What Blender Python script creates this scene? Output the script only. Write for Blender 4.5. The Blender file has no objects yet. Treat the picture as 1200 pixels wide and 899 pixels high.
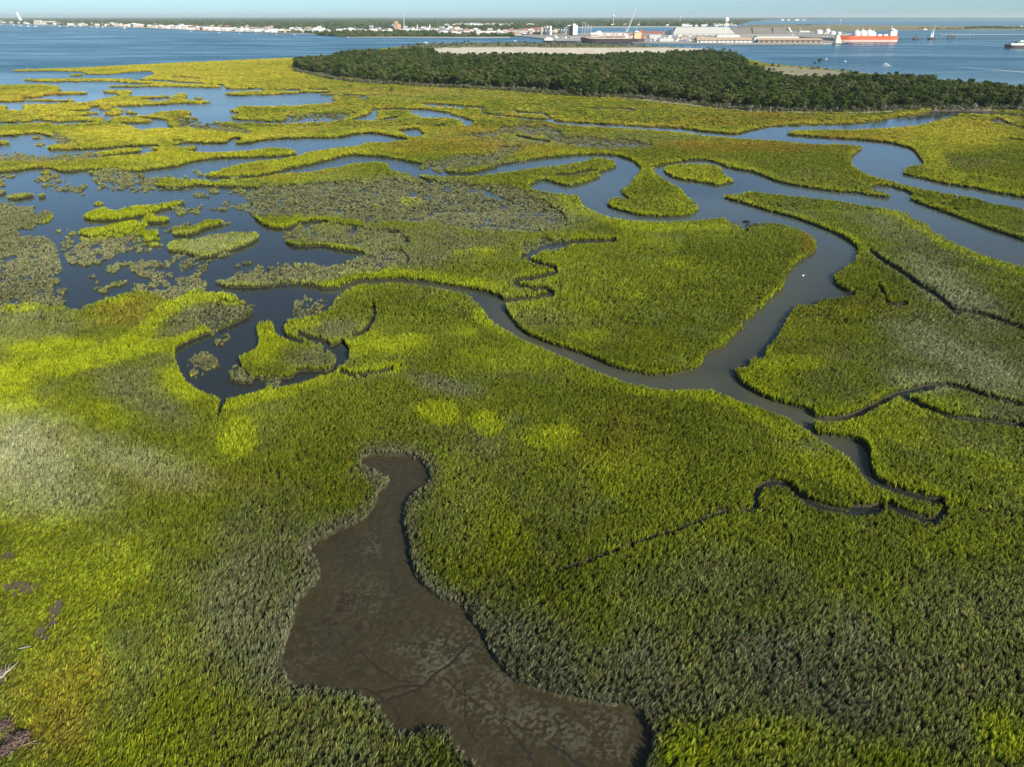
import bpy, bmesh, math, random
import numpy as np
random.seed(7); rng = np.random.default_rng(11)
R = math.radians
scene = bpy.context.scene
COL = scene.collection

# ------------------------------------------------------------------ camera, sky, sun, exposure
HAZE_D = 0.000032
H = 65.0; F = 833.3; CX, CY = 600.0, 449.5; HOR = 19.5
TH = math.atan((CY-HOR)/F)
cam = bpy.data.cameras.new('camera'); camo = bpy.data.objects.new('camera', cam); COL.objects.link(camo)
camo.location = (0, 0, H); camo.rotation_euler = (math.pi/2-TH, 0, 0)
cam.sensor_width = 36; cam.lens = 36*F/1200; cam.clip_start = 0.5; cam.clip_end = 400000
scene.camera = camo
SUN_AZ, SUN_EL = 137, 29
world = bpy.data.worlds.new("World"); scene.world = world; world.use_nodes = True
wn = world.node_tree; bg = wn.nodes['Background']
sky = wn.nodes.new('ShaderNodeTexSky'); sky.sky_type = 'NISHITA'; sky.sun_disc = False
sky.sun_elevation = R(SUN_EL); sky.sun_rotation = R(SUN_AZ); sky.air_density = 1.0; sky.dust_density = 0.3; sky.ozone_density = 2.5
hs = wn.nodes.new('ShaderNodeMix'); hs.data_type = 'RGBA'; hs.blend_type = 'MULTIPLY'; hs.inputs[0].default_value = 1
tcw = wn.nodes.new('ShaderNodeTexCoord'); sx_ = wn.nodes.new('ShaderNodeSeparateXYZ'); mr = wn.nodes.new('ShaderNodeMapRange'); mr.interpolation_type = 'SMOOTHSTEP'
mr.inputs[1].default_value = 0.0; mr.inputs[2].default_value = 0.28; tm = wn.nodes.new('ShaderNodeMix'); tm.data_type = 'RGBA'
tm.inputs[6].default_value = (0.74, 1.17, 1.78, 1); tm.inputs[7].default_value = (0.95, 1.0, 1.0, 1)
wn.links.new(tcw.outputs['Generated'], sx_.inputs[0]); wn.links.new(sx_.outputs[2], mr.inputs[0]); wn.links.new(mr.outputs[0], tm.inputs[0]); wn.links.new(tm.outputs[2], hs.inputs[7])
wn.links.new(sky.outputs[0], hs.inputs[6]); wn.links.new(hs.outputs[2], bg.inputs[0]); bg.inputs[1].default_value = 0.072
sun = bpy.data.lights.new('sun', 'SUN'); sun.energy = 5.0; sun.angle = R(0.5); sun.color = (1.0, 0.93, 0.80)
suno = bpy.data.objects.new('sun', sun); COL.objects.link(suno)
suno.rotation_euler = (math.pi/2-R(SUN_EL), 0, math.pi-R(SUN_AZ))
scene.view_settings.view_transform = 'Standard'; scene.view_settings.look = 'None'
scene.view_settings.exposure = 0.42; scene.view_settings.gamma = 1.0
scene.cycles.max_bounces = 5; scene.cycles.diffuse_bounces = 2; scene.cycles.transmission_bounces = 2
scene.cycles.volume_bounces = 0; scene.cycles.use_denoising = True; scene.cycles.denoising_prefilter = 'ACCURATE'

# ------------------------------------------------------------------ image plane <-> ground survey
ct, st = math.cos(TH), math.sin(TH)
def G(px, py, z=0.0):
    px = np.asarray(px, float); py = np.asarray(py, float)
    xr = (px-CX)/F; up = -(py-CY)/F
    dy = ct+up*st; dz = -st+up*ct
    t = (z-H)/dz
    return xr*t, dy*t
def G1(px, py, z=0.0):
    a, b = G(px, py, z); return float(a), float(b)
def MPP(py):                      # metres per surveyed pixel (across) at ground row py
    up = -(py-CY)/F; return float((-H/(-st+up*ct))/F)

# ------------------------------------------------------------------ noise
def _h(ix, iy, s):
    n = (ix*374761393 + iy*668265263 + s*1442695041) & 0xffffffff
    n = ((n ^ (n >> 13))*1274126177) & 0xffffffff
    return ((n ^ (n >> 16)) & 0xffff)/65535.0
def vnoise(x, y, s=0):
    x = np.asarray(x, float); y = np.asarray(y, float)
    ix = np.floor(x).astype(np.int64); iy = np.floor(y).astype(np.int64)
    fx = x-ix; fy = y-iy; fx = fx*fx*(3-2*fx); fy = fy*fy*(3-2*fy)
    return (_h(ix, iy, s)*(1-fx)+_h(ix+1, iy, s)*fx)*(1-fy)+(_h(ix, iy+1, s)*(1-fx)+_h(ix+1, iy+1, s)*fx)*fy
def fbm(x, y, scale, s=0, o=3):
    a = 0; w = 0; x = np.asarray(x)/scale; y = np.asarray(y)/scale
    for k in range(o):
        a = a+vnoise(x*2**k+17*k, y*2**k-9*k, s+k)*0.55**k; w += 0.55**k
    return a/w
def sstep(a, b, v):
    t = np.clip((v-a)/(b-a), 0, 1); return t*t*(3-2*t)

# ------------------------------------------------------------------ survey rasters
X0, Y0, X1, Y1 = -320, 40, 1520, 1090
SS = 2
RW, RH = (X1-X0)*SS, (Y1-Y0)*SS
def newmap(): return np.zeros((RH, RW), np.float32)
def smooth(pts, closed=True, n=4):
    P = np.array(pts, float); N = len(P); out = []
    for i in range(N if closed else N-1):
        if closed: p0, p1, p2, p3 = P[i-1], P[i], P[(i+1) % N], P[(i+2) % N]
        else: p0, p1, p2, p3 = P[max(i-1, 0)], P[i], P[i+1], P[min(i+2, N-1)]
        for k in range(n):
            t = k/n
            out.append(0.5*((2*p1)+(-p0+p2)*t+(2*p0-5*p1+4*p2-p3)*t*t+(-p0+3*p1-3*p2+p3)*t**3))
    if not closed: out.append(P[-1])
    return np.array(out)
def fill(m, pts, v=1.0, sm=True):
    P = smooth(pts) if sm else np.array(pts, float)
    x = (P[:, 0]-X0)*SS; y = (P[:, 1]-Y0)*SS
    x2 = np.roll(x, -1); y2 = np.roll(y, -1)
    for r in range(max(0, int(y.min())), min(RH-1, int(y.max())+1)+1):
        yy = r+0.5
        c = ((y <= yy) & (y2 > yy)) | ((y2 <= yy) & (y > yy))
        if not c.any(): continue
        xs = np.sort(x[c]+(yy-y[c])/(y2[c]-y[c])*(x2[c]-x[c]))
        for a, b in zip(xs[::2], xs[1::2]):
            a = int(round(max(a, 0))); b = int(round(min(b, RW)))
            if b > a: m[r, a:b] = v
def stroke(m, pts, w, v=1.0, flat=1.0, taper=False):
    P = smooth(pts, False, 8); d = [P[0]]
    for a, b in zip(P[:-1], P[1:]):
        n = max(1, int(np.hypot(*(b-a))*2))
        for k in range(1, n+1): d.append(a+(b-a)*k/n)
    N = len(d)
    for i, (cx, cy) in enumerate(d):
        rx = w/2*SS*(1-0.7*i/N if taper else 1); ry = max(rx*flat, .55)
        x = (cx-X0)*SS; y = (cy-Y0)*SS
        a0, a1 = int(x-rx-1), int(x+rx+2); b0, b1 = int(y-ry-1), int(y+ry+2)
        if a0 < 0 or b0 < 0 or a1 > RW or b1 > RH: continue
        yy, xx = np.mgrid[b0:b1, a0:a1]
        q = ((xx+.5-x)/rx)**2+((yy+.5-y)/ry)**2 <= 1
        m[b0:b1, a0:a1][q] = v
def box1(a, r, ax):
    c = np.cumsum(np.pad(a, [(r+1, r) if i == ax else (0, 0) for i in (0, 1)], mode='edge'), axis=ax, dtype=np.float64)
    n = a.shape[ax]
    return ((np.take(c, np.arange(2*r+1, 2*r+1+n), ax)-np.take(c, np.arange(0, n), ax))/(2*r+1)).astype(np.float32)
def blur(a, r, ry=None, it=2):
    ry = r if ry is None else ry
    for _ in range(it):
        if r: a = box1(a, r, 1)
        if ry: a = box1(a, ry, 0)
    return a
def look(m, px, py):
    x = np.clip((px-X0)*SS-.5, 0, RW-2); y = np.clip((py-Y0)*SS-.5, 0, RH-2)
    ix = x.astype(int); iy = y.astype(int); fx = x-ix; fy = y-iy
    return (m[iy, ix]*(1-fx)+m[iy, ix+1]*fx)*(1-fy)+(m[iy+1, ix]*(1-fx)+m[iy+1, ix+1]*fx)*fy

def blobs(lst, soft=.45):
    m = newmap()
    for it in lst:
        cx, cy, rx, ry, a, v = it
        e = 1+soft; x = (cx-X0)*SS; y = (cy-Y0)*SS; r = max(rx, ry)*SS*e
        a0, a1 = max(0, int(x-r)), min(RW, int(x+r)+1); b0, b1 = max(0, int(y-r)), min(RH, int(y+r)+1)
        if a1 <= a0 or b1 <= b0: continue
        yy, xx = np.mgrid[b0:b1, a0:a1]; c, s = math.cos(R(a)), math.sin(R(a))
        u = ((xx-x)*c+(yy-y)*s)/(rx*SS); w = (-(xx-x)*s+(yy-y)*c)/(ry*SS)
        q = (1-sstep(1-soft, 1+soft, np.sqrt(u*u+w*w)))*v
        m[b0:b1, a0:a1] = np.maximum(m[b0:b1, a0:a1], q)
    return m
W = newmap()      # open water
def w_(p): fill(W, p, 1)
def l_(p): fill(W, p, 0)
# bay
fill(W, [(-400,20),(1700,20),(1700,200),(1450,158),(1320,132),(1200,112.5),(1150,105),(1100,98.5),(1060,93.5),(1030,89),(1000,85),(960,80),(920,77),(895,74),(870,68),(850,62),(835,58),(800,55.5),(760,54),(700,51.2),(640,50),(560,50.3),(500,51.5),(460,55),(430,58),(395,64),(350,67.5),(300,69.5),(260,71.5),(200,74),(150,76.5),(100,79),(60,80.5),(20,81.5),(14,83.2),(-20,83),(-400,86)], 1, False)
# upper left ponds
w_([(-600,80),(-200,83),(0,83.5),(16,84),(50,83.5),(95,84.5),(103,87.3),(130,87.5),(152,85),(176,84),(182,87),(172,91),(200,92.5),(217,96),(240,98),(263,100),(266,104),(285,104.5),(305,103.5),(312,106),(345,105),(360,108),(375,111),(393,112),(388,117),(396,119),(380,121.5),(340,124),(300,124.5),(283,124),(279,127),(268,130),(282,133),(271,137),(282,140.5),(318,142.5),(335,142),(337,135.5),(350,138.5),(375,139),(400,138.5),(400,141),(370,143.3),(325,145),(300,144),(255,143),(235,146),(213,149.5),(180,151),(165,153),(150,147),(135,144),(120,143),(95,145),(65,146.5),(55,144),(20,146),(-10,146.5),(-300,150),(-600,150)])
l_([(-600,99),(-200,99.5),(0,99.5),(30,99),(56,99.5),(70,103),(68,106.5),(55,107.5),(98,108),(99,110.5),(52,111.8),(48,114),(20,116),(84,117.3),(83,119.5),(60,119),(20,118.3),(0,119.5),(-300,122),(-600,122)])
l_([(32,92.5),(60,92.3),(95,91.8),(125,92.2),(150,92.5),(165,95),(185,95.5),(215,98.3),(235,98.8),(255,100),(255,103),(200,101.7),(165,101.8),(130,102),(128,100.6),(165,99.8),(185,98.7),(165,98),(130,95.7),(95,95.7),(60,96.3),(30,94.5)])
l_([(172,91),(190,90.8),(205,91.5),(217,94.5),(217,96.5),(200,95),(185,93.8),(165,94)])
l_([(-300,124),(0,124),(8,124.5),(5,126.5),(24,127),(2,128.4),(28,129),(27,124.5),(35,122.3),(60,122.3),(75,121),(100,120),(112,118),(125,115),(138,112),(137,109.8),(124,108.8),(124,106.3),(150,105.5),(153,108),(150,112.3),(172,113),(195,112),(197,114),(175,115.5),(156,116),(172,117.2),(180,119),(198,117),(203,113),(212,109.5),(220,111),(218,116.5),(246,118.8),(243,121),(200,122),(170,124),(135,124.5),(117,125),(104,126.5),(105,129),(75,130.8),(116,131.8),(116,133.5),(105,135),(90,136.3),(120,138.5),(122,142),(110,143),(92,142.7),(62,142.7),(45,140.5),(30,142.7),(0,143.5),(-300,147)])
for p in ([(117,127),(122,124.5),(130,125),(130,128),(120,129)], [(128,127.5),(135,126.6),(143,129),(142,131.5),(132,130.7)],
          [(124,134),(128,131),(140,131.5),(140,134),(128,135.7)], [(146,130.5),(150,129.5),(158,132),(157,133.7),(148,132.5)],
          [(127,143),(133,138.5),(142,136),(160,138),(178,141),(176,143.8),(140,144.3),(128,144.3)],
          [(158,135),(175,135),(187,131),(200,130),(220,129.5),(222,133),(221,140),(214,147),(205,149.3),(198,147),(195,141),(175,138.5),(160,137.5)],
          [(226,114.3),(232,113.8),(240,115),(232,116.3)], [(223,138.5),(230,137.7),(236,138.5),(230,140.5)],
          [(264,110),(275,108),(310,106.5),(350,107),(366,106.5),(365,109.3),(330,110.3),(300,111.7),(270,111.7)],
          [(360,119),(365,118.5),(368,119.5),(362,120)], [(78,88),(90,86.8),(99,87.5),(90,89.3)]): l_(p)
# middle left ponds
w_([(-600,158),(-200,158),(0,159),(20,157.5),(45,156.5),(60,160),(75,165),(78,168.5),(62,170),(54,173),(62,175.5),(90,175.5),(120,174.5),(150,171.5),(180,169.8),(192,171.5),(215,168),(245,167.8),(262,168),(267,164.5),(275,161.5),(285,164),(270,168.5),(290,168),(310,164),(340,162),(380,161.5),(400,160.5),(415,157),(430,156),(445,157),(460,160),(478,163),(473,165),(455,167),(430,167.5),(420,171),(400,173),(385,175),(365,178.5),(345,183),(330,185.5),(305,188.5),(290,190.5),(283,193),(264,197),(260,200),(241,205),(243,212),(225,214),(205,211),(-50,212),(-600,212)])
w_([(241,208),(270,208.5),(300,206.5),(320,203),(340,198),(360,194),(385,188),(400,184),(415,182),(435,183),(450,184.5),(470,187.5),(485,191),(500,193.5),(520,196),(524,202),(545,203.5),(570,199),(590,193),(605,196),(600,200.5),(580,203.5),(560,206),(540,207),(520,207),(500,205.5),(485,204),(470,202),(458,199.5),(455,192.5),(445,190),(430,190),(415,191.5),(400,196),(385,198),(370,201),(345,203.5),(325,205),(300,209),(270,211.5),(243,213.5)])
w_([(-600,212),(-200,212),(0,202),(150,203),(346,181),(335,186),(305,189),(290,191),(264,197),(241,205),(243,212),(215,211.5),(200,209.5),(178,211),(155,206),(165,213),(200,221),(235,218),(265,220),(305,221.5),(292,230),(295,245),(300,258),(315,267),(335,268.5),(347,264),(360,260),(385,261),(365,268),(350,276),(335,281),(338,287),(352,290),(375,289),(400,294),(425,296),(425,300),(400,308),(380,310),(345,309),(305,314),(280,321),(258,329),(250,333),(270,337.5),(300,338),(340,334),(360,335),(380,339),(400,337.5),(410,333),(425,329.5),(460,328),(480,329),(500,331),(520,334.5),(540,338),(560,341),(580,347),(589,352),(592,358),(594,366),(601,376),(610,387),(622,395),(640,402.5),(660,409),(680,415.5),(700,422.5),(715,430),(735,435.5),(750,439),(765,441.5),(785,441),(800,438),(815,434),(822,428),(825,418),(840,411),(850,405),(858,397),(863,391),(876,385),(876,377),(883,371),(884,365),(893,362),(896,357),(906,347),(915,341),(918,333),(921,324),(929,314),(938,306),(951,299),(957,293),(956,286),(949,277),(938,271),(920,264.5),(900,262),(885,262.5),(872,266.5),(862,264.5),(852,260),(848,256.5),(840,256.5),(820,259),(800,260),(775,261),(750,260),(725,257.5),(706,253),(692,247),(682,240),(677,231),(672,228.5),(645,226),(628,222.5),(620,219),(625,215),(632,212.5),(640,212),(655,216.5),(668,219),(678,217),(690,213),(701,209),(704,205.5),(700,203.5),(713,199),(722,196),(722,192),(716,187.5),(700,185.5),(693,186.5),(680,190),(650,194.5),(625,197.5),(600,201),(580,203),(585,196),(600,191),(625,187),(650,184.3),(680,182),(700,181.5),(722,183),(740,188.5),(749,195),(751,200),(745,206),(742,211),(738,217),(730,221),(728,225),(733,230),(739,235.5),(730,232.5),(718,232.5),(712,236),(711,241),(720,246),(735,250),(750,253.5),(770,255.5),(785,255.5),(800,254.5),(812,251.5),(820,246),(817,241),(812,236.5),(803,229),(798,222),(785,214),(775,208),(766,201),(768,196.5),(785,192),(800,190.3),(828,190),(845,195),(870,200),(884,203),(900,209),(912,214),(935,218.5),(960,223),(985,226),(1000,226.5),(1020,230),(1040,232.5),(1043,230),(1036,226),(1020,222.5),(1024,219.5),(1040,219),(1060,224),(1068,228.5),(1065,233),(1080,240),(1100,247),(1130,258),(1160,269),(1200,282),(1300,312),(1450,358),(1600,402),(1600,440),(1450,395),(1300,345),(1200,314),(1160,303),(1130,292),(1110,282),(1090,270),(1085,263),(1067,256),(1062,250),(1030,244),(1000,239),(975,235),(950,232),(920,229.5),(890,226),(873,224.5),(868,227.5),(849,229),(850,233),(870,239),(900,248),(930,256),(950,263),(975,272.5),(990,280),(1001,288),(1005,295),(1001,305),(990,313),(978,321),(976,328),(982,336),(992,342),(1003,346),(985,349),(962,351),(955,357),(945,358.5),(934,357),(928,363),(924,369),(919,379),(914,387),(907,399),(899,405),(896,413),(893,420),(880,420),(877,428),(873,431),(862,433),(861,439),(866,447),(875,455),(890,464),(905,470.5),(925,476),(940,480),(951,484),(954,490),(951,497),(953,505),(961,511),(983,513),(1004,517),(1015,524),(1019,533),(1020,545),(1024,558),(1030,568),(1020,570),(1010,560),(1001,549),(991,537),(975,526),(958,516),(938,501),(925,493),(910,486),(895,480.5),(870,473),(850,464.5),(835,458.5),(815,458),(790,458.5),(760,455),(735,450),(710,441),(690,433),(665,421.5),(640,411),(615,401),(600,392.5),(581,381.5),(570,372),(563,362),(557,352.5),(545,346),(530,342),(510,338),(490,335),(460,332.5),(425,334),(411,338),(405,342),(396,348),(388,360),(378,367),(362,372),(345,374),(336,378),(333,388),(336,395),(348,399),(365,403),(385,407),(397,403),(402,401),(409,411),(408,422),(396,431),(385,438),(370,444),(345,451),(315,457),(290,463),(268,467),(262,472),(252,465),(235,458),(222,450),(214,442),(207,425),(204,413),(213,404),(228,398),(243,392),(262,386),(278,379),(292,372),(298,364),(288,357),(280,350),(265,345),(240,343),(226,341),(200,353),(175,342),(150,345),(130,349.5),(103,358),(90,363),(75,360),(68,353),(45,350),(55,343),(55,325),(68,318),(62,305),(60,287),(35,277),(20,270),(45,262),(62,252),(40,244),(0,240),(-300,238),(-600,238)])
# islands in it
l_([(-600,191),(-200,190),(0,189),(30,187),(60,188.5),(95,187),(110,186),(140,183),(165,181),(180,178),(200,176),(215,177.5),(250,179),(280,177.5),(308,175),(318,173),(340,175),(347,179),(340,182.5),(300,184.5),(255,186),(225,190.5),(200,196),(175,199),(150,201.5),(125,199),(100,200),(75,202),(57,197),(30,198.5),(0,202),(-200,206),(-600,206)])
for p in ([(172,175),(200,171),(215,173),(228,171.5),(232,173.5),(225,177),(200,177)], [(-100,165),(0,165),(8,167),(0,169),(-100,169)],
          [(8,184),(15,181.5),(32,182.7),(40,184),(50,181.5),(52,185),(30,188),(10,187)], [(64,184.5),(68,181.5),(85,181),(87,184),(75,186)],
          [(94,184),(100,181),(130,176.7),(150,173.7),(163,174),(165,177),(140,181),(110,184.5)],
          [(8,231),(15,228),(35,226),(40,230),(25,233.3),(12,234)], [(43,231),(50,227),(56,229),(50,232)], [(-60,223),(0,223),(7,223.5),(5,228),(0,229),(-60,229)],
          [(97,254),(105,249),(122,244.5),(133,247),(141,249),(142,245.5),(165,241),(188,239),(210,235),(217,237),(205,243),(188,247),(170,252),(150,257),(120,260),(100,257)],
          [(90,273),(98,269),(120,267),(140,262),(155,259.5),(161,262),(158,270),(150,277),(110,279),(95,276)],
          [(168,283),(172,272),(182,269),(186,271),(182,279),(175,285)],
          [(171,257),(180,254),(195,254.5),(198,259),(185,262),(172,261)],
          [(203,270),(215,266),(235,263),(240,259),(258,259),(262,263),(245,268),(225,275),(205,277)],
          [(196,288),(205,283),(225,281.5),(250,276),(280,273),(300,274),(304,278),(298,284),(285,290),(265,297),(240,303),(215,297),(198,295)],
          [(302,390),(303,380),(310,376.5),(320,379),(322,390),(330,396),(345,402),(365,404),(385,411),(393,420),(392,430),(385,436),(375,436),(350,436),(345,443),(330,445),(325,447),(318,455),(311,455),(312,447),(300,444),(295,450),(285,451),(272,448),(275,440),(283,432),(280,420),(290,415),(300,410),(304,403)],
          [(778,200),(779,196),(790,193.3),(800,192.8),(825,192.8),(842,196),(849,205),(857,210),(861,213.3),(850,216),(840,218),(820,214),(800,211),(790,209),(781,204)],
          [(47,202.5),(58,199.5),(60,204.5),(50,206)], [(103,202.5),(110,200.8),(116,202.7),(110,205)],
          [(156,205.5),(165,204),(178,209),(200,209),(243,212),(243,215),(205,215),(178,212)]): l_(p)
# upper creeks
for p in ([(414,139),(425,136),(435,131.5),(440,130.3),(443,133),(443,137),(437,141),(414,140.5)], [(443,140.5),(458,138),(465,137),(463,140),(445,141)],
          [(480,132),(490,130),(510,130.8),(525,134),(540,137),(553,141.5),(556,144),(550,147),(543,147.5),(542,143),(530,138.8),(510,137.5),(495,138),(488,135)],
          [(465,153),(478,151.5),(492,150.7),(494,155),(500,157),(493,159.7),(480,160.3),(470,155)],
          [(645,141),(660,143),(700,145.3),(750,148.3),(800,150.8),(825,154.3),(860,157),(880,152.5),(900,148.8),(930,147),(960,146.2),(1000,145.2),(1030,141),(1060,136.5),(1090,133),(1112,131.5),(1125,134),(1110,138),(1098,141.5),(1080,146),(1050,150),(1010,152),(985,152.5),(960,152.5),(935,153),(923,155.5),(928,158.3),(960,161),(1000,163.5),(1030,166),(1055,170.3),(1070,176),(1077,185),(1082,191.5),(1077,193.5),(1068,193.5),(1060,198.5),(1058,204),(1065,206.5),(1080,209.5),(1110,216.5),(1140,221.5),(1170,227.5),(1200,232.5),(1300,252),(1450,285),(1600,315),(1600,345),(1450,308),(1300,270),(1200,246),(1160,238),(1130,230),(1090,224),(1060,217),(1030,209),(1010,202),(998,193),(998,185),(1005,178),(1011,174),(1000,170.5),(965,169.3),(950,169.5),(930,167),(900,164.8),(870,163),(830,160),(800,156),(750,151.8),(700,149),(660,146),(645,143.5)]): w_(p)
for pts, w in (([(605,160),(620,163),(645,167)], 3), ([(560,157),(570,158),(582,160)], 2.2), ([(585,150.5),(600,151)], 1.8), ([(420,114.5),(430,115)], 2), ([(508,148),(524,147)], 1.6),
               ([(497,124),(520,125),(545,127.5)], 1.2), ([(554,222),(562,226),(568,230)], 5), ([(1160,142),(1180,144.5)], 2.5), ([(275,153),(283,154)], 1.6), ([(632,292),(636,289)], 9),
               ([(200,165),(220,164.8)], 1.1), ([(350,109),(388,109)], 1.1), ([(600,150),(615,151)], 1.4)):
    stroke(W, pts, w, 1, .8)
# bare mud: pond in the foreground
M = newmap()
POND = [(420,541),(432,535),(450,533),(470,534),(485,538),(495,543),(505,560),(500,570),(488,578),(478,590),(473,605),(475,625),(480,640),(483,660),(490,680),(505,695),(520,705),(545,715),(553,730),(568,748),(575,765),(590,785),(605,800),(625,808),(650,815),(680,822),(705,826),(730,828),(745,835),(758,850),(765,862),(763,880),(755,900),(750,960),(740,1100),(620,1100),(580,960),(560,905),(545,890),(530,870),(520,855),(500,858),(480,862),(462,862),(455,850),(445,835),(430,820),(410,815),(380,810),(345,808),(335,795),(330,775),(334,755),(342,735),(345,715),(360,695),(372,680),(374,668),(365,650),(361,643),(375,635),(400,620),(425,610),(440,590),(442,578),(452,570),(455,563),(440,555),(425,548)]
fill(M, POND)
# gullies: narrow dark mud channels
D = newmap()
GUL = [([(885,597),(884,586),(889,574),(900,568),(915,568),(925,573),(935,582),(950,592),(975,599),(1000,603),(1030,598)], 6.5),
       ([(1040,594),(1055,601),(1075,609),(1093,611),(1103,603),(1103,590),(1090,588),(1060,579),(1038,572),(1025,565)], 6.5),
       ([(1000,599),(1018,600),(1030,596)], 12),
       ([(946,491),(975,493),(1000,488),(1030,474),(1045,466),(1062,461),(1090,456)], 6), ([(1055,466),(1080,478),(1110,490),(1135,493),(1200,500)], 3.5),
       ([(1062,460),(1100,452),(1130,458),(1160,468),(1200,476)], 3), ([(1020,296),(1035,308),(1055,320),(1075,335),(1100,350),(1120,370)], 5),
       ([(1120,366),(1150,370),(1200,388)], 2.5), ([(1028,336),(1034,345),(1040,357),(1062,358)], 3.5),
       ([(588,355),(600,353.5),(625,350.5),(640,349),(648,346),(640,341.5),(625,339.5),(608,336.5),(602,333),(607,330),(620,328),(640,324),(651,320),(648,315.5),(635,312),(622,306.5),(615,300)], 3.2),
       ([(612,303),(632,293),(650,288),(680,285),(720,283)], 4), ([(437,360),(438,372),(432,384),(424,391),(414,394)], 4), ([(398,437),(410,441),(425,441),(445,437),(460,433)], 2.8),
       ([(262,472),(258,480),(256,488)], 4), ([(1112,592),(1140,598),(1200,606)], 2), ([(435,129.3),(460,128),(480,128.6),(505,129.8),(530,134)], 1.8),
       ([(494,122),(520,123),(545,125),(565,127),(568,133),(600,137.5),(645,141.5)], 1.8), ([(602,129),(610,132.3),(635,133.3),(642,137),(650,142)], 2.2), ([(402,112),(415,111.8),(430,113)], 1.4),
       ([(380,412),(385,405),(378,401),(350,393)], 3.5), ([(690,128),(730,127.5),(745,130)], 1.6), ([(1160,141),(1172,140.5),(1182,146),(1200,151)], 2.4), ([(1180,163),(1200,165)], 1.6),
       ([(630,250),(650,252)], 1), ([(545,194),(560,195)], 1), ([(480,204),(495,210),(505,214)], 2.5), ([(565,222),(580,230),(592,234)], 2.5), ([(650,206),(670,205.5),(685,202),(700,200)], 1.8),
       ([(800,190),(828,189),(850,196)], 2.2), ([(870,267),(875,272)], 3), ([(880,600),(850,601),(830,608),(790,623),(740,640),(700,655),(650,672)], 3.2, .75),
       ([(560,262),(600,268),(640,272)], 1.4), ([(880,377),(870,382)], 4), ([(1085,133),(1130,130.5),(1200,136)], 3.5), ([(1090,131),(1110,131),(1150,133)], 3),
       ([(200,90.3),(220,91),(235,92.5)], 1.3), ([(360,104.5),(385,106)], 1.5), ([(395,433),(380,440)], 3)]
for it in GUL: stroke(D, it[0], it[1], it[2] if len(it) > 2 else 1, .85)
# flooded, thin grass standing in the water
S = newmap()
for p in ([(-600,236),(-200,236),(0,238),(20,241),(45,243),(62,251),(48,262),(20,271),(38,277),(62,286),(66,303),(70,318),(60,325),(58,342),(75,352),(60,362),(0,372),(-200,375),(-600,380)],
          [(75,290),(70,283),(95,280),(115,282),(150,278),(168,284),(165,290),(155,297),(142,307),(130,303),(110,309),(85,309),(75,300)],
          [(128,320),(135,315),(155,311),(165,312),(175,307),(200,303),(225,304),(232,312),(228,322),(240,332),(225,342),(195,352),(165,345),(160,338),(190,333),(170,328),(160,322),(135,323)],
          [(200,297),(230,304),(250,309),(235,318),(205,312)], [(32,281),(40,278),(58,281),(52,290),(36,292)],
          [(120,205),(135,200),(160,205),(180,210),(180,217),(160,222),(130,222),(118,215)], [(48,216),(58,213),(75,214),(90,218),(108,219),(105,224),(85,225),(60,222)],
          [(268,240),(280,239),(292,243),(290,249),(275,251)], [(226,232),(238,229),(250,232),(240,235)], [(345,368),(352,352),(370,346),(385,350),(383,360),(370,370),(355,373)],
          [(215,420),(235,414),(252,420),(250,430),(235,438),(220,440),(214,432)], [(245,397),(260,395),(275,400),(262,406)], [(282,357),(292,358),(303,362),(296,368),(284,366)],
          [(230,372),(250,362),(282,356),(300,362),(296,370),(280,377),(262,384),(240,388)],
          [(300,222),(340,220),(400,215),(450,213),(520,215),(560,217),(600,222),(640,240),(660,258),(640,272),(560,270),(480,262),(430,262),(390,258),(340,256),(300,256),(292,235)],
          [(485,193),(505,190),(535,185),(560,180),(600,172),(610,176),(590,186),(560,192),(525,196),(515,202),(500,198)],
          [(335,283),(345,270),(380,264),(430,268),(470,275),(480,288),(440,296),(420,294),(380,288)], [(640,160),(700,163),(760,168),(760,175),(700,176),(650,168)],
          [(255,335),(290,322),(330,314),(400,312),(420,300),(450,296),(480,300),(470,312),(420,322),(395,330),(350,331),(300,336),(262,336)],
          [(545,158),(600,150),(650,153),(650,160),(600,158),(560,162)], [(340,138),(400,133),(400,140),(345,142)], [(600,148),(640,150),(650,155),(600,156)], [(612,290),(640,283),(668,284),(660,292),(630,300),(612,300)],
          [(272,437),(286,434),(296,444),(290,452),(274,450)], [(312,447),(330,446),(328,455),(314,457)],
          [(0,180),(30,180),(60,184),(90,182),(130,184),(100,190),(40,190),(0,190)], [(210,140),(260,147),(300,155),(280,158),(220,152)], [(60,155),(75,160),(90,168),(70,170)]): fill(S, p)
V_ = blobs([(120,290,150,45,0,1),(210,225,90,22,0,.9),(255,300,60,30,0,.8),(60,215,90,12,0,.9),(300,240,30,20,0,1),(230,320,60,25,0,1),(30,300,60,50,0,1),(228,428,22,12,0,.5),(120,320,60,25,0,.7),(362,360,22,12,0,.9),(550,190,60,6,0,.9),(60,165,60,6,0,.6),(360,135,50,5,0,.6)], .5)
Wd = blur(W, 1, 1, 1); Mw = blur(M, 8, 6, 1); Mb = blur(M, 1, 1, 1); Db = blur(D, 1, 1, 1); Sb = blur(S, 4, 2, 2)
near_w = blur(np.maximum(W, D*.8), 14, 7, 2)            # creek banks
near_m = blur(M, 34, 26, 2)
BK = blur(np.maximum(W, M), 4, 4, 2)

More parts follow.
